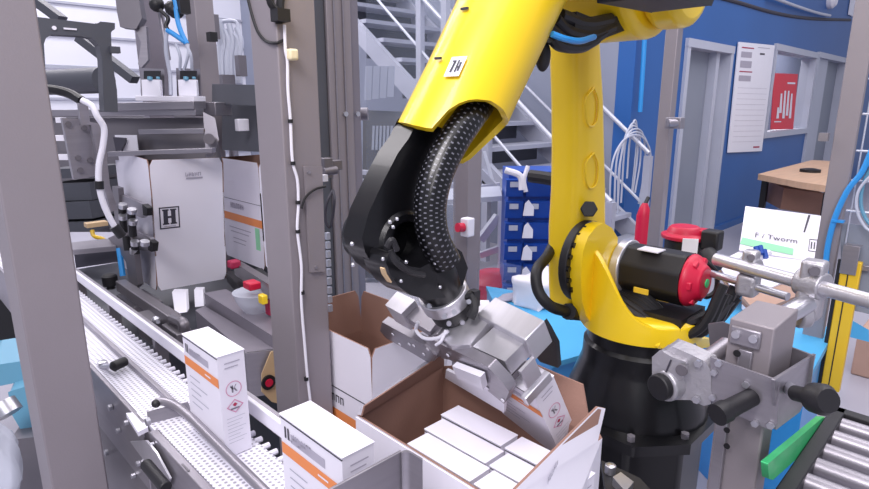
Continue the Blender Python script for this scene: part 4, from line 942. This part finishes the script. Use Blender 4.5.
def cylblock(cx, label):
    t = thing('cylinder_block', label, 'actuator', PD(cx, 97, 2.35), 'pneumatic cylinder blocks on the rail')
    build('end_frame', MB().prism([PD(cx-13, 68, 2.4), PD(cx+11, 69, 2.35), PD(cx+12, 97, 2.35), PD(cx-12, 97, 2.4)], (.02, .05, 0)), 'steel', t, .003)
    build('white_body', MB().prism([PD(cx-9, 80, 2.36), PD(cx+9, 80, 2.32), PD(cx+10, 96, 2.32), PD(cx-8, 96, 2.36)], (-.02, -.03, 0)), 'plast', t, .003)
    m = MB(); m.prism([PD(cx-8, 71, 2.36), PD(cx+8, 71, 2.32), PD(cx+8, 79, 2.32), PD(cx-8, 79, 2.36)], (-.01, -.015, 0)); build('dark_recess', m, 'blackm', t)
    parts('fitting', MB().cyl(PD(cx-3, 80, 2.3), PD(cx-3, 77, 2.3), .010).cyl(PD(cx+5, 79, 2.3), PD(cx+5, 77, 2.3), .007), 'bluecov', t)
cylblock(153, 'left white bodied cylinder block on the machine rail'); cylblock(189, 'right white bodied cylinder block on the machine rail, next to the column')
t = thing('machine_rail', 'layered steel rails crossing the upper left machine above the H carton', 'rail', PD(130, 110, 2.3))
build('upper_rail', MB().bar(PD(142, 98.5, 2.35), PD(200, 99, 2.3), .08, .02), 'plast', t, .002)
parts('lower_rail', MB().bar(PD(115, 107, 2.3), PD(200, 105, 2.25), .09, .03).bar(PD(45, 113, 2.35), PD(200, 112, 2.25), .06, .025), 'steel', t, .002)
build('cross_beam', MB().prism([PD(50, 118, 2.35), PD(212, 118, 2.3), PD(222, 160, 2.3), PD(105, 160, 2.35), PD(60, 150, 2.35)], (.02, .06, 0)), 'steeldk', t, .003)
build('slot', MB().prism([PD(115, 135, 2.3), PD(137, 135, 2.28), PD(139, 152, 2.28), PD(117, 152, 2.3)], (-.002, -.003, 0)), 'plast', t)
build('slot_bracket', MB().prism([PD(115, 137, 2.28), PD(127, 138, 2.27), (PD(127, 142, 2.27)), PD(123, 151, 2.27), PD(118, 152, 2.27)], (-.01, -.01, 0)), 'ink', t)
parts('chrome_strip', MB().bar(PD(110, 154, 2.2), PD(214, 150, 2.15), .03, .018).bar(PD(140, 132, 2.25), PD(205, 131, 2.2), .02, .02), 'steel', t, .002)
build('end_plate', MB().prism([PD(203, 112, 2.2), PD(215, 118, 2.2), PD(219, 140, 2.2), PD(214, 155, 2.2), PD(206, 158, 2.2)], (.01, .02, 0)), 'steel', t, .002)
build('hub', MB().cyl(PD(209, 139, 2.18), PD(209, 139, 2.14), .02), 'steeldk', t)
t = thing('mounting_plate', 'pale bolted mounting plate left of the curved hose', 'plate', PD(78, 180, 2.2))
build('plate', MB().prism([PY(x, y, 1.95) for x, y in ((62, 118), (88, 119), (97, 176), (74, 180))], (0, .02, 0)), 'steel', t, .003)
m = MB()
for (x, y) in ((68, 124), (84, 128), (78, 158), (90, 160), (80, 170)): a = PY(x, y, 1.95); m.cyl(a, a-Vector((0, .006, 0)), .008)
parts('bolt', m, 'steeldk', t)
parts('side_slat', MB().bar(PD(55, 138, 2.2), PD(66, 138, 2.2), .03, .02).bar(PD(57, 157, 2.2), PD(70, 157, 2.2), .03, .02).bar(PD(58, 120, 2.2), PD(64, 120, 2.2), .03, .02), 'plast', t)
t = thing('swing_arm', 'grey swing arm plate with white ribbed hose beside the H carton', 'arm', PD(100, 230, 2.1))
build('arm_plate', MB().prism([PY(x, y, 1.9) for x, y in ((79, 103), (88, 104), (90, 122), (104, 124), (106, 150), (110, 185), (118, 210), (111, 212), (102, 180), (96, 150), (91, 125), (81, 125))], (0, .02, 0)), 'steel', t, .003)
build('ribbed_hose', MB().tube([PY(82, 100, 1.88), PY(92, 106, 1.86), PY(97, 116, 1.85), PY(104, 128, 1.85), (PY(103, 145, 1.85)), PY(99, 165, 1.85), PY(99, 185, 1.85), PY(104, 205, 1.85), PY(113, 224, 1.85), PY(120, 234, 1.85)], .0085, 12), 'plast', t)
parts('hose_clamp', MB().cyl(PY(99, 181, 1.85), PY(99.5, 189, 1.85), .012).cyl(PY(114, 226, 1.85), PY(122, 236, 1.85), .014), 'blackm', t)
# carton gripper plates on the left of H carton
t = thing('suction_clamp', 'steel clamp plates with black ends pressing on the side of the H carton', 'clamp', PD(135, 260, 2.2))
hx = .722
for (l, nm) in ((((115, 190), (117, 193), (142, 204), (147, 208), (147, 214), (142, 218), (115, 208)), 'upper_pad'), (((124, 226), (150, 238), (153, 244), (152, 252), (140, 250), (122, 236)), 'lower_pad')):
    pdn = build(nm, MB().prism([PX(x, y, hx-.02) for x, y in l], (.014, 0, 0)), 'steel', t, .004)
parts('black_end', MB().prism([PX(x, y, hx-.026) for x, y in ((142, 204), (147, 208), (147, 216), (143, 215))], (.02, 0, 0)).prism([PX(x, y, hx-.026) for x, y in ((148, 239), (153, 243), (152, 252), (148, 250))], (.02, 0, 0)), 'blackm', t, .003)
m = MB()
for (x0, y0, x1, y1) in ((122, 206, 124, 232), (131, 210, 133, 236), (126, 236, 128, 250), (134, 240, 136, 254)): m.cyl(PX(x0, y0, hx-.06), PX(x1, y1, hx-.06), .014, n=12)
parts('piston', m, 'blackm', t)
m = MB()
for (x, y) in ((123, 206), (132, 211), (123, 217), (133, 222), (135, 243), (134, 251), (145, 243)): m.cyl(PX(x, y-2, hx-.065), PX(x, y+2, hx-.065), .015, n=12)
parts('piston_collar', m, 'chrome', t)
build('hanger', MB().prism([PX(x, y, hx-.05) for x, y in ((108, 238), (122, 232), (134, 250), (138, 285), (130, 292), (126, 262), (118, 250))], (.02, 0, 0)).prism([PX(x, y, hx-.03) for x, y in ((112, 186), (118, 188), (122, 235), (116, 236))], (.02, 0, 0)), 'steeldk', t, .003)
solo('blue_hose', MB().tube([PD(119, 248, 2.3), PD(121, 262, 2.3), PD(123, 276, 2.3)], .011, 8), 'tube', 'short blue hose hanging below the clamp plates', 'hose')
# things behind on the left: shelves
t = thing('rear_shelf', 'dark steel shelf unit seen between left post and the hose', 'shelf', PD(85, 250, 3.2))
m = MB()
for (y, h) in ((172, .05), (190, .09), (208, .09), (224, .05)): m.bar(PD(58, y, 3.2), PD(110, y-2, 3.1), .25, h)
parts('shelf_board', m, 'gray', t); build('back_panel', MB().prism([PD(40, 116, 3.5), PD(225, 116, 3.2), PD(225, 200, 3.2), PD(112, 232, 3.3), PD(50, 232, 3.5)], (.03, .06, 0)), 'steeldk', t)
t = thing('work_surface', 'pale edged bench with small tools behind the conveyor', 'bench', PD(90, 250, 3.0))
build('bench_top', MB().prism([PZ(66, 243, .95), PZ(112, 238, .95), PZ(116, 246, .95), PZ(72, 250, .95)], (0, 0, -.02)), 'steel', t)
build('front_edge', MB().bar(PD(72, 249, 2.75), PD(112, 245, 2.7), .02, .04), 'plast', t); build('lower_box', MB().prism([PD(74, 254, 2.9), PD(118, 249, 2.8), (PD(118, 262, 2.8)), PD(76, 268, 2.9)], (.05, .1, 0)), 'ink', t)
solo('yellow_tool', MB().tube([PD(92, 230, 2.6), PD(94, 236, 2.6), PD(103, 239, 2.6), PD(106, 243, 2.6)], .009, 8), 'yellow2', 'small yellow bent tool on the bench behind the conveyor', 'tool')
solo('tan_block', MB().box(PD(96, 224, 2.75), (.09, .05, .02)), 'tan', 'small tan block above the yellow tool on the bench', 'block')
# machine bed items between conveyor and H carton
t = thing('feed_bar', 'dark grey feed bar with black knob running below the H carton', 'bar', PD(150, 300, 1.9))
build('bar_body', MB().bar(PX(121, 285, .62), PX(174, 321, .60), .035, .04), 'steeldk', t, .003)
kb = PX(110, 281, .60); build('round_knob', MB().lathe(kb-Vector((0, 0, .03)), (0, 0, 1), [(0, .016), (.012, .012), (.014, .026), (.05, .027), (.055, .02)], 20), 'blackm', t)
build('curved_guard', MB().tube([PX(172, 318, .60), PX(183, 323, .60), PX(184, 332, .60)], .016, 10), 'steeldk', t)
m = MB(); m.box(PX(160, 325, .6), (.1, .12, .08)); m.box(PX(140, 305, .66), (.1, .2, .06)); m.box(PX(173, 338, .58), (.02, .12, .06)); m.bar(PX(160, 346, .56), PX(192, 336, .62), .02, .05)
db = thing('feed_mechanism', 'dull grey mechanism blocks under the feed bar', 'mechanism', PX(160, 325, .6)); parts('block', m, 'steeldk', db, .003)
m = MB(); m.ball(PX(156, 320, .56), .012, 8); m.cyl(PX(151, 320, .57), PX(158, 322, .56), .006); solo('bright_fitting', m, 'chrome', 'small polished fitting on the mechanism under the feed bar', 'fitting')
solo('machine_bed', MB().bb(.54, SCX-.13, 1.98, 3.4, .45, .66), 'gray', 'dark machine bed below the H carton', 'machine', bevel=.004)
solo('lower_cabinet', MB().bb(.56, SCX-.14, 2.05, 3.3, 0, .45), 'gray', 'dark cabinet base under the machine bed', 'cabinet')
m = MB(); m.prism([PD(172, 292, 2.1), PD(186, 292, 2.1), PD(187, 312, 2.0), PD(175, 314, 2.0)], (.02, .03, 0)); m.prism([PD(194, 290, 2.15), PD(203, 290, 2.15), PD(204, 306, 2.1), PD(195, 307, 2.1)], (.02, .03, 0)); solo('white_strut', m, 'plast', 'two pale struts below the H carton', 'strut')
# trays and beams in front of the centre post
def beam(name, a, b, c, z, h, label, m='steeldk'):
    # a,b = far-left near-left top corners ... polygon given by pixels on height z
    return solo(name, MB().prism([PZ(x, y, z) for x, y in a], (0, 0, -h)), m, label, 'beam', bevel=.003)
beam('support_beam', ((204, 293), (226, 289), (290, 326), (290, 352), (276, 338)), 0, 0, .84, .05, 'broad grey beam running down to the centre post', 'postdk')
beam('support_beam', ((195, 310), (205, 306), (277, 349), (246, 353)), 0, 0, .80, .13, 'lower grey beam ending in a square box beside the product box', 'postdk')
t = thing('beam_end_box', 'grey steel box end with oval hole next to the standing product box', 'housing', PZ(262, 400, .62))
e1 = PZ(246, 353.5, .80); e2 = PZ(277, 349.5, .80)
build('tan_plate', MB().prism([PY(x, y, e2.y-.012) for x, y in ((271, 352), (283, 349), (284, 405), (272, 402), (262, 392), (262, 374))], (0, .004, 0)), 'tan', t)
build('front_plate', MB().prism([e1, e2, Vector((e2.x, e2.y, .66)), Vector((e1.x, e1.y, .66))], (0, .01, 0)), 'steel', t, .002)
a = PY(268, 382, e2.y-.013); build('oval_opening', MB().cyl(a, a-Vector((0, .006, 0)), .022, n=20), 'blackm', t); build('red_insert', MB().cyl(a-Vector((0, .006, 0)), a-Vector((0, .009, 0)), .012, n=16), 'red', t)
# cable / connector basket
def small(name, px, py, d, size, m, label, cat): return solo(name, MB().box(PD(px, py, d), size), m, label, cat, bevel=min(size)*.2)
t = thing('component_tray', 'clear bowl holding small red and yellow connectors left of the centre post', 'tray', PD(256, 305, 1.9))
c = PD(255, 300, 1.9); build('bowl', MB().lathe(c-Vector((0, 0, .05)), (0, 0, 1), [(0, .03), (.05, .06), (.08, .07)]), 'film', t)
small('red_connector', 252, 285, 1.85, (.04, .05, .025), 'red', 'orange red connector cap on top of the clear bowl', 'connector')
small('yellow_connector', 263, 299, 1.8, (.02, .03, .03), 'yellow', 'bright yellow connector hanging at the front of the clear bowl', 'connector')
small('red_component', 271, 307, 1.85, (.03, .03, .05), 'magenta', 'dark red component behind the yellow connector by the centre post', 'component')
small('red_component', 234, 264, 2.2, (.04, .04, .03), 'magenta', 'small red component between the two upright cartons', 'component')
solo('black_tray', MB().prism([PZ(226, 272, .82), PZ(262, 268, .82), PZ(278, 285, .82), PZ(244, 292, .82)], (0, 0, -.04)), 'blackm', 'black tray under the orange banded carton', 'tray', bevel=.003)
solo('carton_magazine', MB().bb(SCX-.11, SCX+.16, SCY-.18, SCY+.2, .0, SCZ-.004), 'gray', 'dark grey magazine under the orange banded carton', 'machine')
solo('hopper_edge', MB().bar(PD(238, 268, 2.3), PD(275, 292, 1.8), .03, .05), 'steeldk', 'dark grey sloping edge below the orange banded carton', 'edge')
# glass tubes behind upper left
t = thing('hose_rack', 'pale bundle of hoses and pipes behind the machine column', 'hose rack', PD(230, 85, 3.6))
m = MB()
for (x, yt) in ((219, 28), (223, 20), (228, 30), (232, 24), (237, 34), (240, 28)):
    m.tube([PD(x, 84, 3.6), PD(x-1, 60, 3.6), PD(x+1, 42, 3.6), PD(x-3, yt, 3.6)], .018, 8)
m.tube([PD(215, 30, 3.6), PD(222, 22, 3.6), PD(236, 22, 3.6), PD(238, 34, 3.6)], .012, 8)
build('hose', m, 'frame', t); build('stand', MB().cyl(PD(228, 84, 3.62), (PD(228, 84, 3.62).x, PD(228, 84, 3.62).y, 0), .03), 'steel', t); parts('dark_clip', MB().box(PD(241, 66, 3.5), (.05, .05, .12)).box(PD(227, 80, 3.5), (.08, .05, .06)).box(PD(216, 27, 3.5), (.03, .03, .14)), 'steeldk', t)

# far left low: blue motor, film bag, dark box
t = thing('gear_motor', 'pale teal geared motor low behind the left guard post', 'motor', PD(15, 420, 1.6))
m = MB(); m.prism([PD(x, y, 1.6) for x, y in ((-10, 366), (28, 360), (30, 380), (-10, 388))], (.05, .2, 0)); m.prism([PD(x, y, 1.55) for x, y in ((8, 392), (30, 385), (38, 432), (25, 437), (12, 415))], (.05, .15, 0)); build('housing', m, 'bluecov', t, .01)
build('shaft', MB().cyl(PD(2, 403, 1.45), PD(10, 414, 1.45), .03), 'chrome', t)
crumple('film_bag', PD(0, 486, 1.35), .05, .07, .11, 'clear plastic film bag at the lower left edge', 'bag', 'film')
solo('dark_machine', MB().prism([PD(x, y, 2.6) for x, y in ((-20, 300), (18, 300), (20, 350), (-20, 354))], (.1, .3, 0)), 'blackm', 'black machine block behind the left post near the picture edge', 'machine')
solo('grey_rail', MB().bar(PD(-20, 264, 3.8), PD(14, 262, 3.8), .07, .045), 'plast', 'pale rail at the far left edge behind the guard post', 'rail')
solo('base_pedestal', MB().prism([PD(x, y, 1.5) for x, y in ((10, 440), (42, 436), (46, 520), (14, 520))], (.05, .1, 0)), 'steeldk', 'grey pedestal under the teal motor', 'pedestal')

# ============================================================ CLAMP STATION (right foreground)
X1 = 1.15
cs_ = thing('clamp_bracket', 'bolted grey steel bracket with two black grips in the right foreground', 'bracket', (1.3, .33, .82))
def cx(px, py, x=X1): return PX(px, py, x)
YS = cx(779.6, 380).y
fp = MB(); fp.prism([cx(710, 357), cx(770, 378), cx(779.6, 380.5), cx(777, 424), cx(770, 430), cx(712, 404)], (.006, 0, 0)); build('front_plate', fp, 'steel', cs_, .002)
sp = MB(); sp.prism([PY(x, y, YS) for x, y in ((775, 380), (816, 354), (808, 395), (800, 412), (776, 430))], (0, .006, 0)); build('side_plate', sp, 'steel', cs_, .002)
YB = cx(709, 357).y
build('back_plate', MB().prism([PX(x, y, 1.38) for x, y in ((708, 324), (722, 322), (760, 336), (814, 356), (810, 392), (712, 372))], (.006, 0, 0)), 'steeldk', cs_, .002)
m = MB()
for (x, y) in ((714.5, 372), (713, 397), (746.5, 384), (755.5, 423), (719, 363), (771, 425)): a = cx(x, y, X1-.001); m.cyl(a, a-Vector((.007, 0, 0)), .007, n=6)
parts('bolt', m, 'chrome', cs_)
def grip(a, b, r, label, parent):
    a = Vector(a); b = Vector(b); d = (b-a).normalized(); L_ = (b-a).length
    return build('grip', MB().lathe(a, d, [(0, r*.8), (L_*.08, r*.88), (L_*.6, r*.9), (L_*.72, r*.95), (L_*.78, r*1.15), (L_*.96, r*1.15), (L_, r*.9)], 24), 'blackm', parent)
a = cx(752, 397, X1-.002); b = PD(717, 415, (a-CAM).dot(FW)-.035); build('grip', MB().lathe(a, (b-a), [(0, .017), ((b-a).length*.7, .018), ((b-a).length*.75, .021), ((b-a).length, .021)], 24), 'blackm', cs_)
a = PY(789, 388, YS-.002); b = PY(795, 393, YS-.03); c = PY(829, 401, YS-.09)
build('grip_stem', MB().cyl(a, b, .012), 'chrome', cs_)
build('grip', MB().lathe(b, (c-b), [(0, .014), ((c-b).length*.55, .0145), ((c-b).length*.6, .026), ((c-b).length*.85, .027), ((c-b).length, .02)], 24), 'blackm', cs_)
# block on top
bl = thing('slide_block', 'rectangular steel slide block standing inside the clamp bracket', 'block', (1.26, .31, .93))
xA = 1.20
tb_ = [PX(729, 318, xA), PX(794, 337, xA)]
zt_ = tb_[0].z; f_l = PX(730, 318, xA); f_r = PX(774, 336, xA); 
build('block_body', MB().bb(xA, xA+.16, f_r.y, f_l.y, .93, f_l.z), 'post', bl, .003)
fy0, fy1 = f_r.y, f_l.y; fz = f_l.z
build('screw_plate', MB().bb(xA-.008, xA, fy0+.02, fy1-.006, fz-.05, fz-.012), 'steel', bl, .003)
m = MB()
for yy in (fy0+.032, fy1-.018): m.cyl((xA-.008, yy, fz-.027), (xA-.015, yy, fz-.027), .008, n=16)
parts('cap_screw', m, 'chrome', bl)
build('key_block', MB().bb(xA-.012, xA, fy0+.03, fy0+.055, .93, fz-.055), 'steel', bl, .002); build('key_hole', MB().cyl((xA-.012, fy1-.025, fz-.065), (xA-.014, fy1-.025, fz-.065), .007), 'blackm', bl)
# clamp casting left
cl = thing('clamp_casting', 'cast aluminium tube clamp with black end cap facing the robot base', 'clamp', PX(665, 395, X1))
axL = Vector((-.35, .9, 0)).normalized()
cc = PX(670, 383, X1); ce = PD(655, 389, (cc-CAM).dot(FW)-.02); ax_ = (ce-cc).normalized()
build('clamp_ring', MB().cyl(cc-ax_*.035, cc+ax_*.022, .035, n=32), 'cast', cl, .006, 3)
build('end_cap', MB().cyl(cc+ax_*.020, cc+ax_*.038, .028, n=28), 'blackm', cl, .003)
m = MB(); m.prism([cx(x, y, X1-.004) for x, y in ((660, 352), (668, 345), (683, 351), (694, 356), (706, 362), (711, 372), (711, 404), (704, 406), (690, 400), (676, 400), (668, 380), (656, 368))], (.05, 0, 0)); build('clamp_body', m, 'cast', cl, .008, 3)
m = MB(); m.prism([cx(x, y, X1-.02) for x, y in ((652, 357), (660, 350), (672, 357), (686, 362), (684, 378), (672, 384), (652, 374))], (.04, 0, 0)); build('clamp_jaw', m, 'cast', cl, .008, 3)
a = cx(682, 370, X1-.026); parts('bolt', MB().cyl(a, a-Vector((.004, 0, 0)), .012, n=18), 'steeldk', cl)
m = MB()
for (x, y) in ((699, 363), (697, 399)): a = cx(x, y, X1-.006); m.cyl(a, a-Vector((.008, 0, 0)), .008, n=6)
parts('cap_screw', m, 'chrome', cl); build('slot', MB().bar(cx(671, 360, X1-.022), cx(666, 372, X1-.022), .003, .003), 'ink', cl)
build('cross_tube', MB().cyl(cx(690, 372, X1+.03), PX(727, 345, 1.30), .019, n=24), 'steel', cl)
# upright under the bracket
up = thing('machine_upright', 'grey steel upright carrying the clamp bracket', 'upright', (1.28, .33, 0))
uy0, uy1 = cx(762, 440, 1.18).y, cx(712, 440, 1.18).y
build('tube', MB().bb(1.18, 1.25, uy0, uy1, 0, .935), 'post', up, .004); build('side_channel', MB().bb(1.165, 1.18, uy1-.03, uy1-.008, 0, .93), 'steel', up, .002)
m = MB()
for (x, y) in ((727, 446), (727, 430)): a = cx(x, y, 1.164); m.cyl(a, a-Vector((.002, 0, 0)), .006)
parts('hole', m, 'blackm', up)
# long tube with cross clamps
tu = thing('guide_tube', 'long polished steel tube crossing the right side through two cast clamps', 'tube', PZ(790, 282, 1.1))
ta, tc_ = PZ(716, 259, 1.1), PZ(900, 309.5, 1.1)
build('tube', MB().cyl(ta, tc_, .0165, n=28), 'alu', tu); td = (tc_-ta).normalized()
build('lower_tube', MB().cyl(ta+Vector((.03, .02, -.05)), ta+td*.22+Vector((.03, .02, -.05)), .010, n=20), 'chrome', tu)
def crossclamp(px, py, sz, label, leg):
    c = PZ(px, py, 1.1); t = thing('cross_clamp', label, 'clamp', c, 'cast cross clamps on the long tube')
    build('clamp_ring', MB().cyl(c-td*.022*sz, c+td*.022*sz, .024*sz, n=28), 'cast', t, .004)
    build('clamp_lug', MB().box(c+Vector((0, 0, .022*sz)), (.036*sz, .036*sz, .04*sz)), 'cast', t, .008, 3)
    a = c+Vector((-.02*sz, -.004, .028*sz)); parts('cap_screw', MB().cyl(a, a-Vector((.006, .004, 0)), .0085*sz), 'steeldk', t)
    if leg: build('clamp_foot', MB().box(c-Vector((-.005, 0, .05)), (.05, .05, .06)), 'cast', t, .012, 3)
    return t
crossclamp(750, 266, 1.0, 'cast cross clamp on the long tube, nearest the red motor cap', True)
t = crossclamp(812, 284, 1.35, 'larger cast cross clamp on the long tube, in front of the right post', False)
sb = PZ(812, 284, 1.1); se = PX(778, 322, 1.32)
build('stub_collar', MB().cyl(sb+Vector((0, 0, -.07)), sb+Vector((-.02, .02, -.072)), .034, n=28), 'cast', t, .006)
build('body', MB().box(sb+Vector((.0, 0, -.04)), (.05, .055, .09)), 'cast', t, .015, 3)
build('stub_tube', MB().cyl(PD(808, 303, (sb-CAM).dot(FW)), PD(780, 318, (sb-CAM).dot(FW)-.02), .022, n=28), 'chrome', t)

# green guide, roller conveyor bottom right
rcn = thing('roller_conveyor', 'roller conveyor with steel rollers at the lower right corner', 'conveyor', (1.5, .1, 0))
zR = .78
for k in range(7):
    x = 1.10+k*.075
    build('roller', MB().cyl((x, .205, zR-.02), (x, -.25, zR-.02), .020, n=20), 'steel', rcn)
build('side_rail', MB().bb(.9, 1.60, .205, .235, zR-.06, zR+.004), 'blackm', rcn, .003)
build('end_plate', MB().bb(1.57, 1.60, .05, .235, zR-.06, zR+.004), 'blackm', rcn, .003)
for x in (1.0, 1.5): build('leg', MB().bb(x-.02, x+.02, .2, .24, 0, zR-.06), 'postdk', rcn)
m = MB()
m.prism([PY(x, y, .235) for x, y in ((768, 464), (769, 479), (773, 480), (828, 431), (828, 418), (822, 418))], (0, .012, 0))
solo('green_guide', m, 'greenbar', 'bright green plastic guide strip sloping beside the rollers', 'guide', bevel=.003)
solo('round_part', MB().tube([PD(869, 452, 1.9), PD(862, 458, 1.9), PD(866, 470, 1.9), PD(876, 474, 1.9)], .012, 8), 'blackm', 'black curved hose at the right edge beside the rollers', 'hose')

# right guard post, mesh panel, light curtain, panel, hoses
a = PD(841, 160, 2.15); t = thing('guard_post', 'grey guard post at the right edge in front of the workbench', 'post', (a.x, a.y, 0))
build('tube', MB().bb(a.x-.0, a.x+.03, a.y-.035, a.y+.035, 0, 2.8), 'post', t, .003)
PXR = a.x+.0
build('latch', MB().box(PX(824, 137, PXR-.01), (.03, .03, .03)).cyl(PX(820, 137, PXR-.01), PX(828, 137, PXR-.01), .008), 'steel', t)
g = thing('mesh_panel', 'wire mesh guard panel right of the right guard post', 'guard panel', (PXR, a.y-.3, 0))
m = MB(); zz0 = [PX(860, y, PXR+.01).z for y in (79, 114, 151, 181, 212)]
for z in zz0+[zz0[0]+.16, zz0[0]+.32]: m.cyl((PXR+.012, a.y-.04, z), (PXR+.012, a.y-.6, z), .004, n=8)
for k in range(5): m.cyl((PXR+.012, a.y-.055-.12*k, .8), (PXR+.012, a.y-.055-.12*k, 2.6), .003, n=8)
parts('wire', m, 'rail', g)
build('lower_sheet', MB().prism([PX(x, y, PXR+.02) for x, y in ((840, 222), (905, 232), (905, 322), (842, 308))], (.004, 0, 0)), 'doorin', g)
lc = thing('light_curtain', 'yellow light curtain bar with steel bracket on the right guard post', 'light curtain', PX(838, 400, PXR-.03))
lx = PXR-.02
b0, b1 = PX(848, 262, lx), PX(824, 386, lx)
yl = PX(843, 300, lx).y
zlo = PX(824, 387, lx).z; zhi = PX(848, 260, lx).z
build('bar_body', MB().bb(lx-.015, lx+.012, yl-.04, yl+.022, zlo, zhi), 'yellow2', lc, .003)
build('black_lens', MB().bb(lx-.017, lx-.002, yl+.022, yl+.034, zlo, zhi).bb(lx-.0165, lx-.0145, yl-.006, yl-.002, zlo, zhi), 'blackm', lc)
build('top_bracket', MB().bb(lx-.022, lx-.016, yl-.028, yl+.024, zhi-.05, zhi+.06).bb(lx-.022, lx+.02, yl-.028, yl+.024, zhi+.055, zhi+.06), 'steel', lc, .002)
build('bottom_cap', MB().bb(lx-.016, lx+.012, yl-.021, yl+.013, zlo-.03, zlo), 'yellow', lc)
solo('blue_air_hose', MB().tube([PX(872, 150, PXR-.03), PX(862, 172, PXR-.03), PX(848, 190, PXR-.03), PX(836, 215, PXR-.03), PX(829, 240, PXR-.03), PX(826, 262, PXR-.03), PX(826, 285, PXR-.03)], .010, 10), 'tube', 'blue air hose running down the right guard post', 'hose')
solo('hose_tie', MB().box(PX(838, 221, PXR-.03), (.03, .04, .008)), 'tube', 'blue strap holding the air hose to the right post', 'strap')
solo('teal_hose', MB().tube([PX(876, 160, PXR-.02), PX(864, 182, PXR-.02), PX(861, 205, PXR-.02), PX(868, 222, PXR-.02), PX(878, 228, PXR-.02)], .006, 8), 'bluecov', 'thin teal hose curling at the right picture edge', 'hose')
solo('grey_hose', MB().tube([PX(876, 170, PXR-.04), PX(859, 190, PXR-.04), PX(857, 210, PXR-.04), PX(866, 228, PXR-.04), PX(880, 234, PXR-.04)], .005, 8), 'frame', 'thin grey hose curling beside the teal hose', 'hose')
solo('switch_cabinet_latch', MB().box(PX(866, 268, PXR-.0), (.02, .03, .02)), 'steel', 'small latch on the grey sheet beside the light curtain', 'latch', bevel=.002)

# ============================================================ RIGHT BACKGROUND
tb = thing('workbench', 'beech topped workbench standing in front of the blue wall', 'table', (7.5, 1.9, 0))
A = [PZ(758, 174, .78), PZ(812, 160, .78), PZ(850, 162, .78), PZ(850, 189, .78), PZ(800, 182, .78)]
build('table_top', MB().prism(A, (0, 0, -.06)), 'wood', tb, .01)
for q_ in (PZ(763, 176, .72), PZ(826, 188, .72)): build('leg', MB().bb(q_.x+.08, q_.x+.14, q_.y-.03, q_.y+.03, 0, .72), 'blackm', tb)
solo('black_puck', MB().lathe(PZ(810, 172, .78), (0, 0, 1), [(0, .1), (.03, .1), (.04, .05)]), 'blackm', 'small black disc lying on the beech workbench', 'disc')
solo('brown_carton', MB().prism([PD(x, y, 6.2) for x, y in ((784, 188), (826, 194), (826, 216), (780, 209))], (.5, .3, 0)), 'kraft', 'closed brown carton under the beech workbench', 'carton')
wb = thing('flat_carton', 'white open carton with green stripe lying tilted beside the right guard post', 'carton', PD(780, 260, 3.0))
P0 = [PD(745.5, 206, 3.1), PD(822, 216, 2.9), PD(817, 262, 2.75), PD(739, 250, 2.95)]
nn = (P0[1]-P0[0]).cross(P0[3]-P0[0]).normalized(); nn = nn if nn.dot(FW) > 0 else -nn
build('back_panel', MB().prism(P0, nn*.01), 'white', wb)
def pl(u, v, d=.002): a_ = P0[0].lerp(P0[1], u); b_ = P0[3].lerp(P0[2], u); return a_.lerp(b_, v)-nn*d
m = MB(); m.add([pl(.02, .72), pl(.70, .80), pl(.70, .94), pl(.0, .87)], [(0, 1, 2, 3)], 'green')
m.add([pl(.83, .02), pl(.86, .02), pl(.815, .42), pl(.795, .42)], [(0, 1, 2, 3)], 'ink')
m.text('F / Tworm', pl(.18, .68, .003), P0[1]-P0[0], P0[0]-P0[3], .044, 'ink', .002)
for (u0, u1, v0, v1) in ((.88, .98, .54, .555), (.88, .98, .79, .805), (.88, .888, .54, .8), (.972, .98, .54, .8), (.905, .92, .6, .75), (.94, .955, .6, .75)): m.add([pl(u0, v0), pl(u1, v0), pl(u1, v1), pl(u0, v1)], [(0, 1, 2, 3)], 'ink')
build('printed_lettering', m, None, wb)
Q = [PD(718, 262, 2.9), PD(742, 250, 2.97), PD(817, 262, 2.75), PD(812, 268, 2.7), PD(766, 290, 2.55), PD(730, 285, 2.6)]
build('side_flap', MB().prism(Q, (0, 0, -.008)), 'white', wb); build('under_flap', MB().prism([v-Vector((0, 0, .03)) for v in Q], (0, 0, -.012)), 'kraftl', wb)
solo('white_glove', MB().tube([PD(748, 262, 2.7), PD(752, 255, 2.7), PD(760, 254, 2.7)], .03, 8).tube([PD(756, 262, 2.68), PD(763, 256, 2.68), PD(770, 252, 2.68)], .014, 8).tube([PD(744, 258, 2.72), PD(740, 263, 2.7)], .02, 8), 'plast', 'white work glove with dark stripes lying on the flat carton flap', 'glove')
m = MB()
for (x, y) in ((756, 247), (760, 246), (764, 250)): m.tube([PD(x, y, 2.68), PD(x+2, y+8, 2.66)], .012, 8)
solo('glove_fingers', m, 'bluebin', 'blue fingertips of a work glove on the flat carton flap', 'glove')
t = thing('pallet_stack', 'stack of brown flattened cartons under the white flap carton', 'stack', PD(790, 300, 2.6))
for k in range(3): build('sheet', MB().prism([PD(742, 296+4*k, 2.5), PD(815, 268+5*k, 2.75), PD(812, 290+4*k, 2.6), PD(756, 312+3*k, 2.4)], (0, 0, -.02)), ('kraftl', 'kraft', 'white')[k], t)
bq = PZ(850, 374, 0)
solo('brown_box', MB().bb(bq.x, bq.x+.6, bq.y-.7, bq.y, 0, .26), 'kraftl', 'light brown box on the floor behind the right light curtain', 'box', bevel=.01)
solo('blue_bracket', MB().prism([PD(x, y, 2.3) for x, y in ((752, 336), (775, 330), (790, 340), (788, 352), (760, 350))], (.05, .05, 0)), 'lblue', 'bright blue machine part behind the slide block', 'part', bevel=.003)
solo('stepped_blue_block', MB().prism([PD(x, y, 2.9) for x, y in ((848, 318), (869, 330), (869, 342), (846, 336))], (.05, .05, 0)), 'lblue', 'small light blue block at the right of the light curtain', 'block')
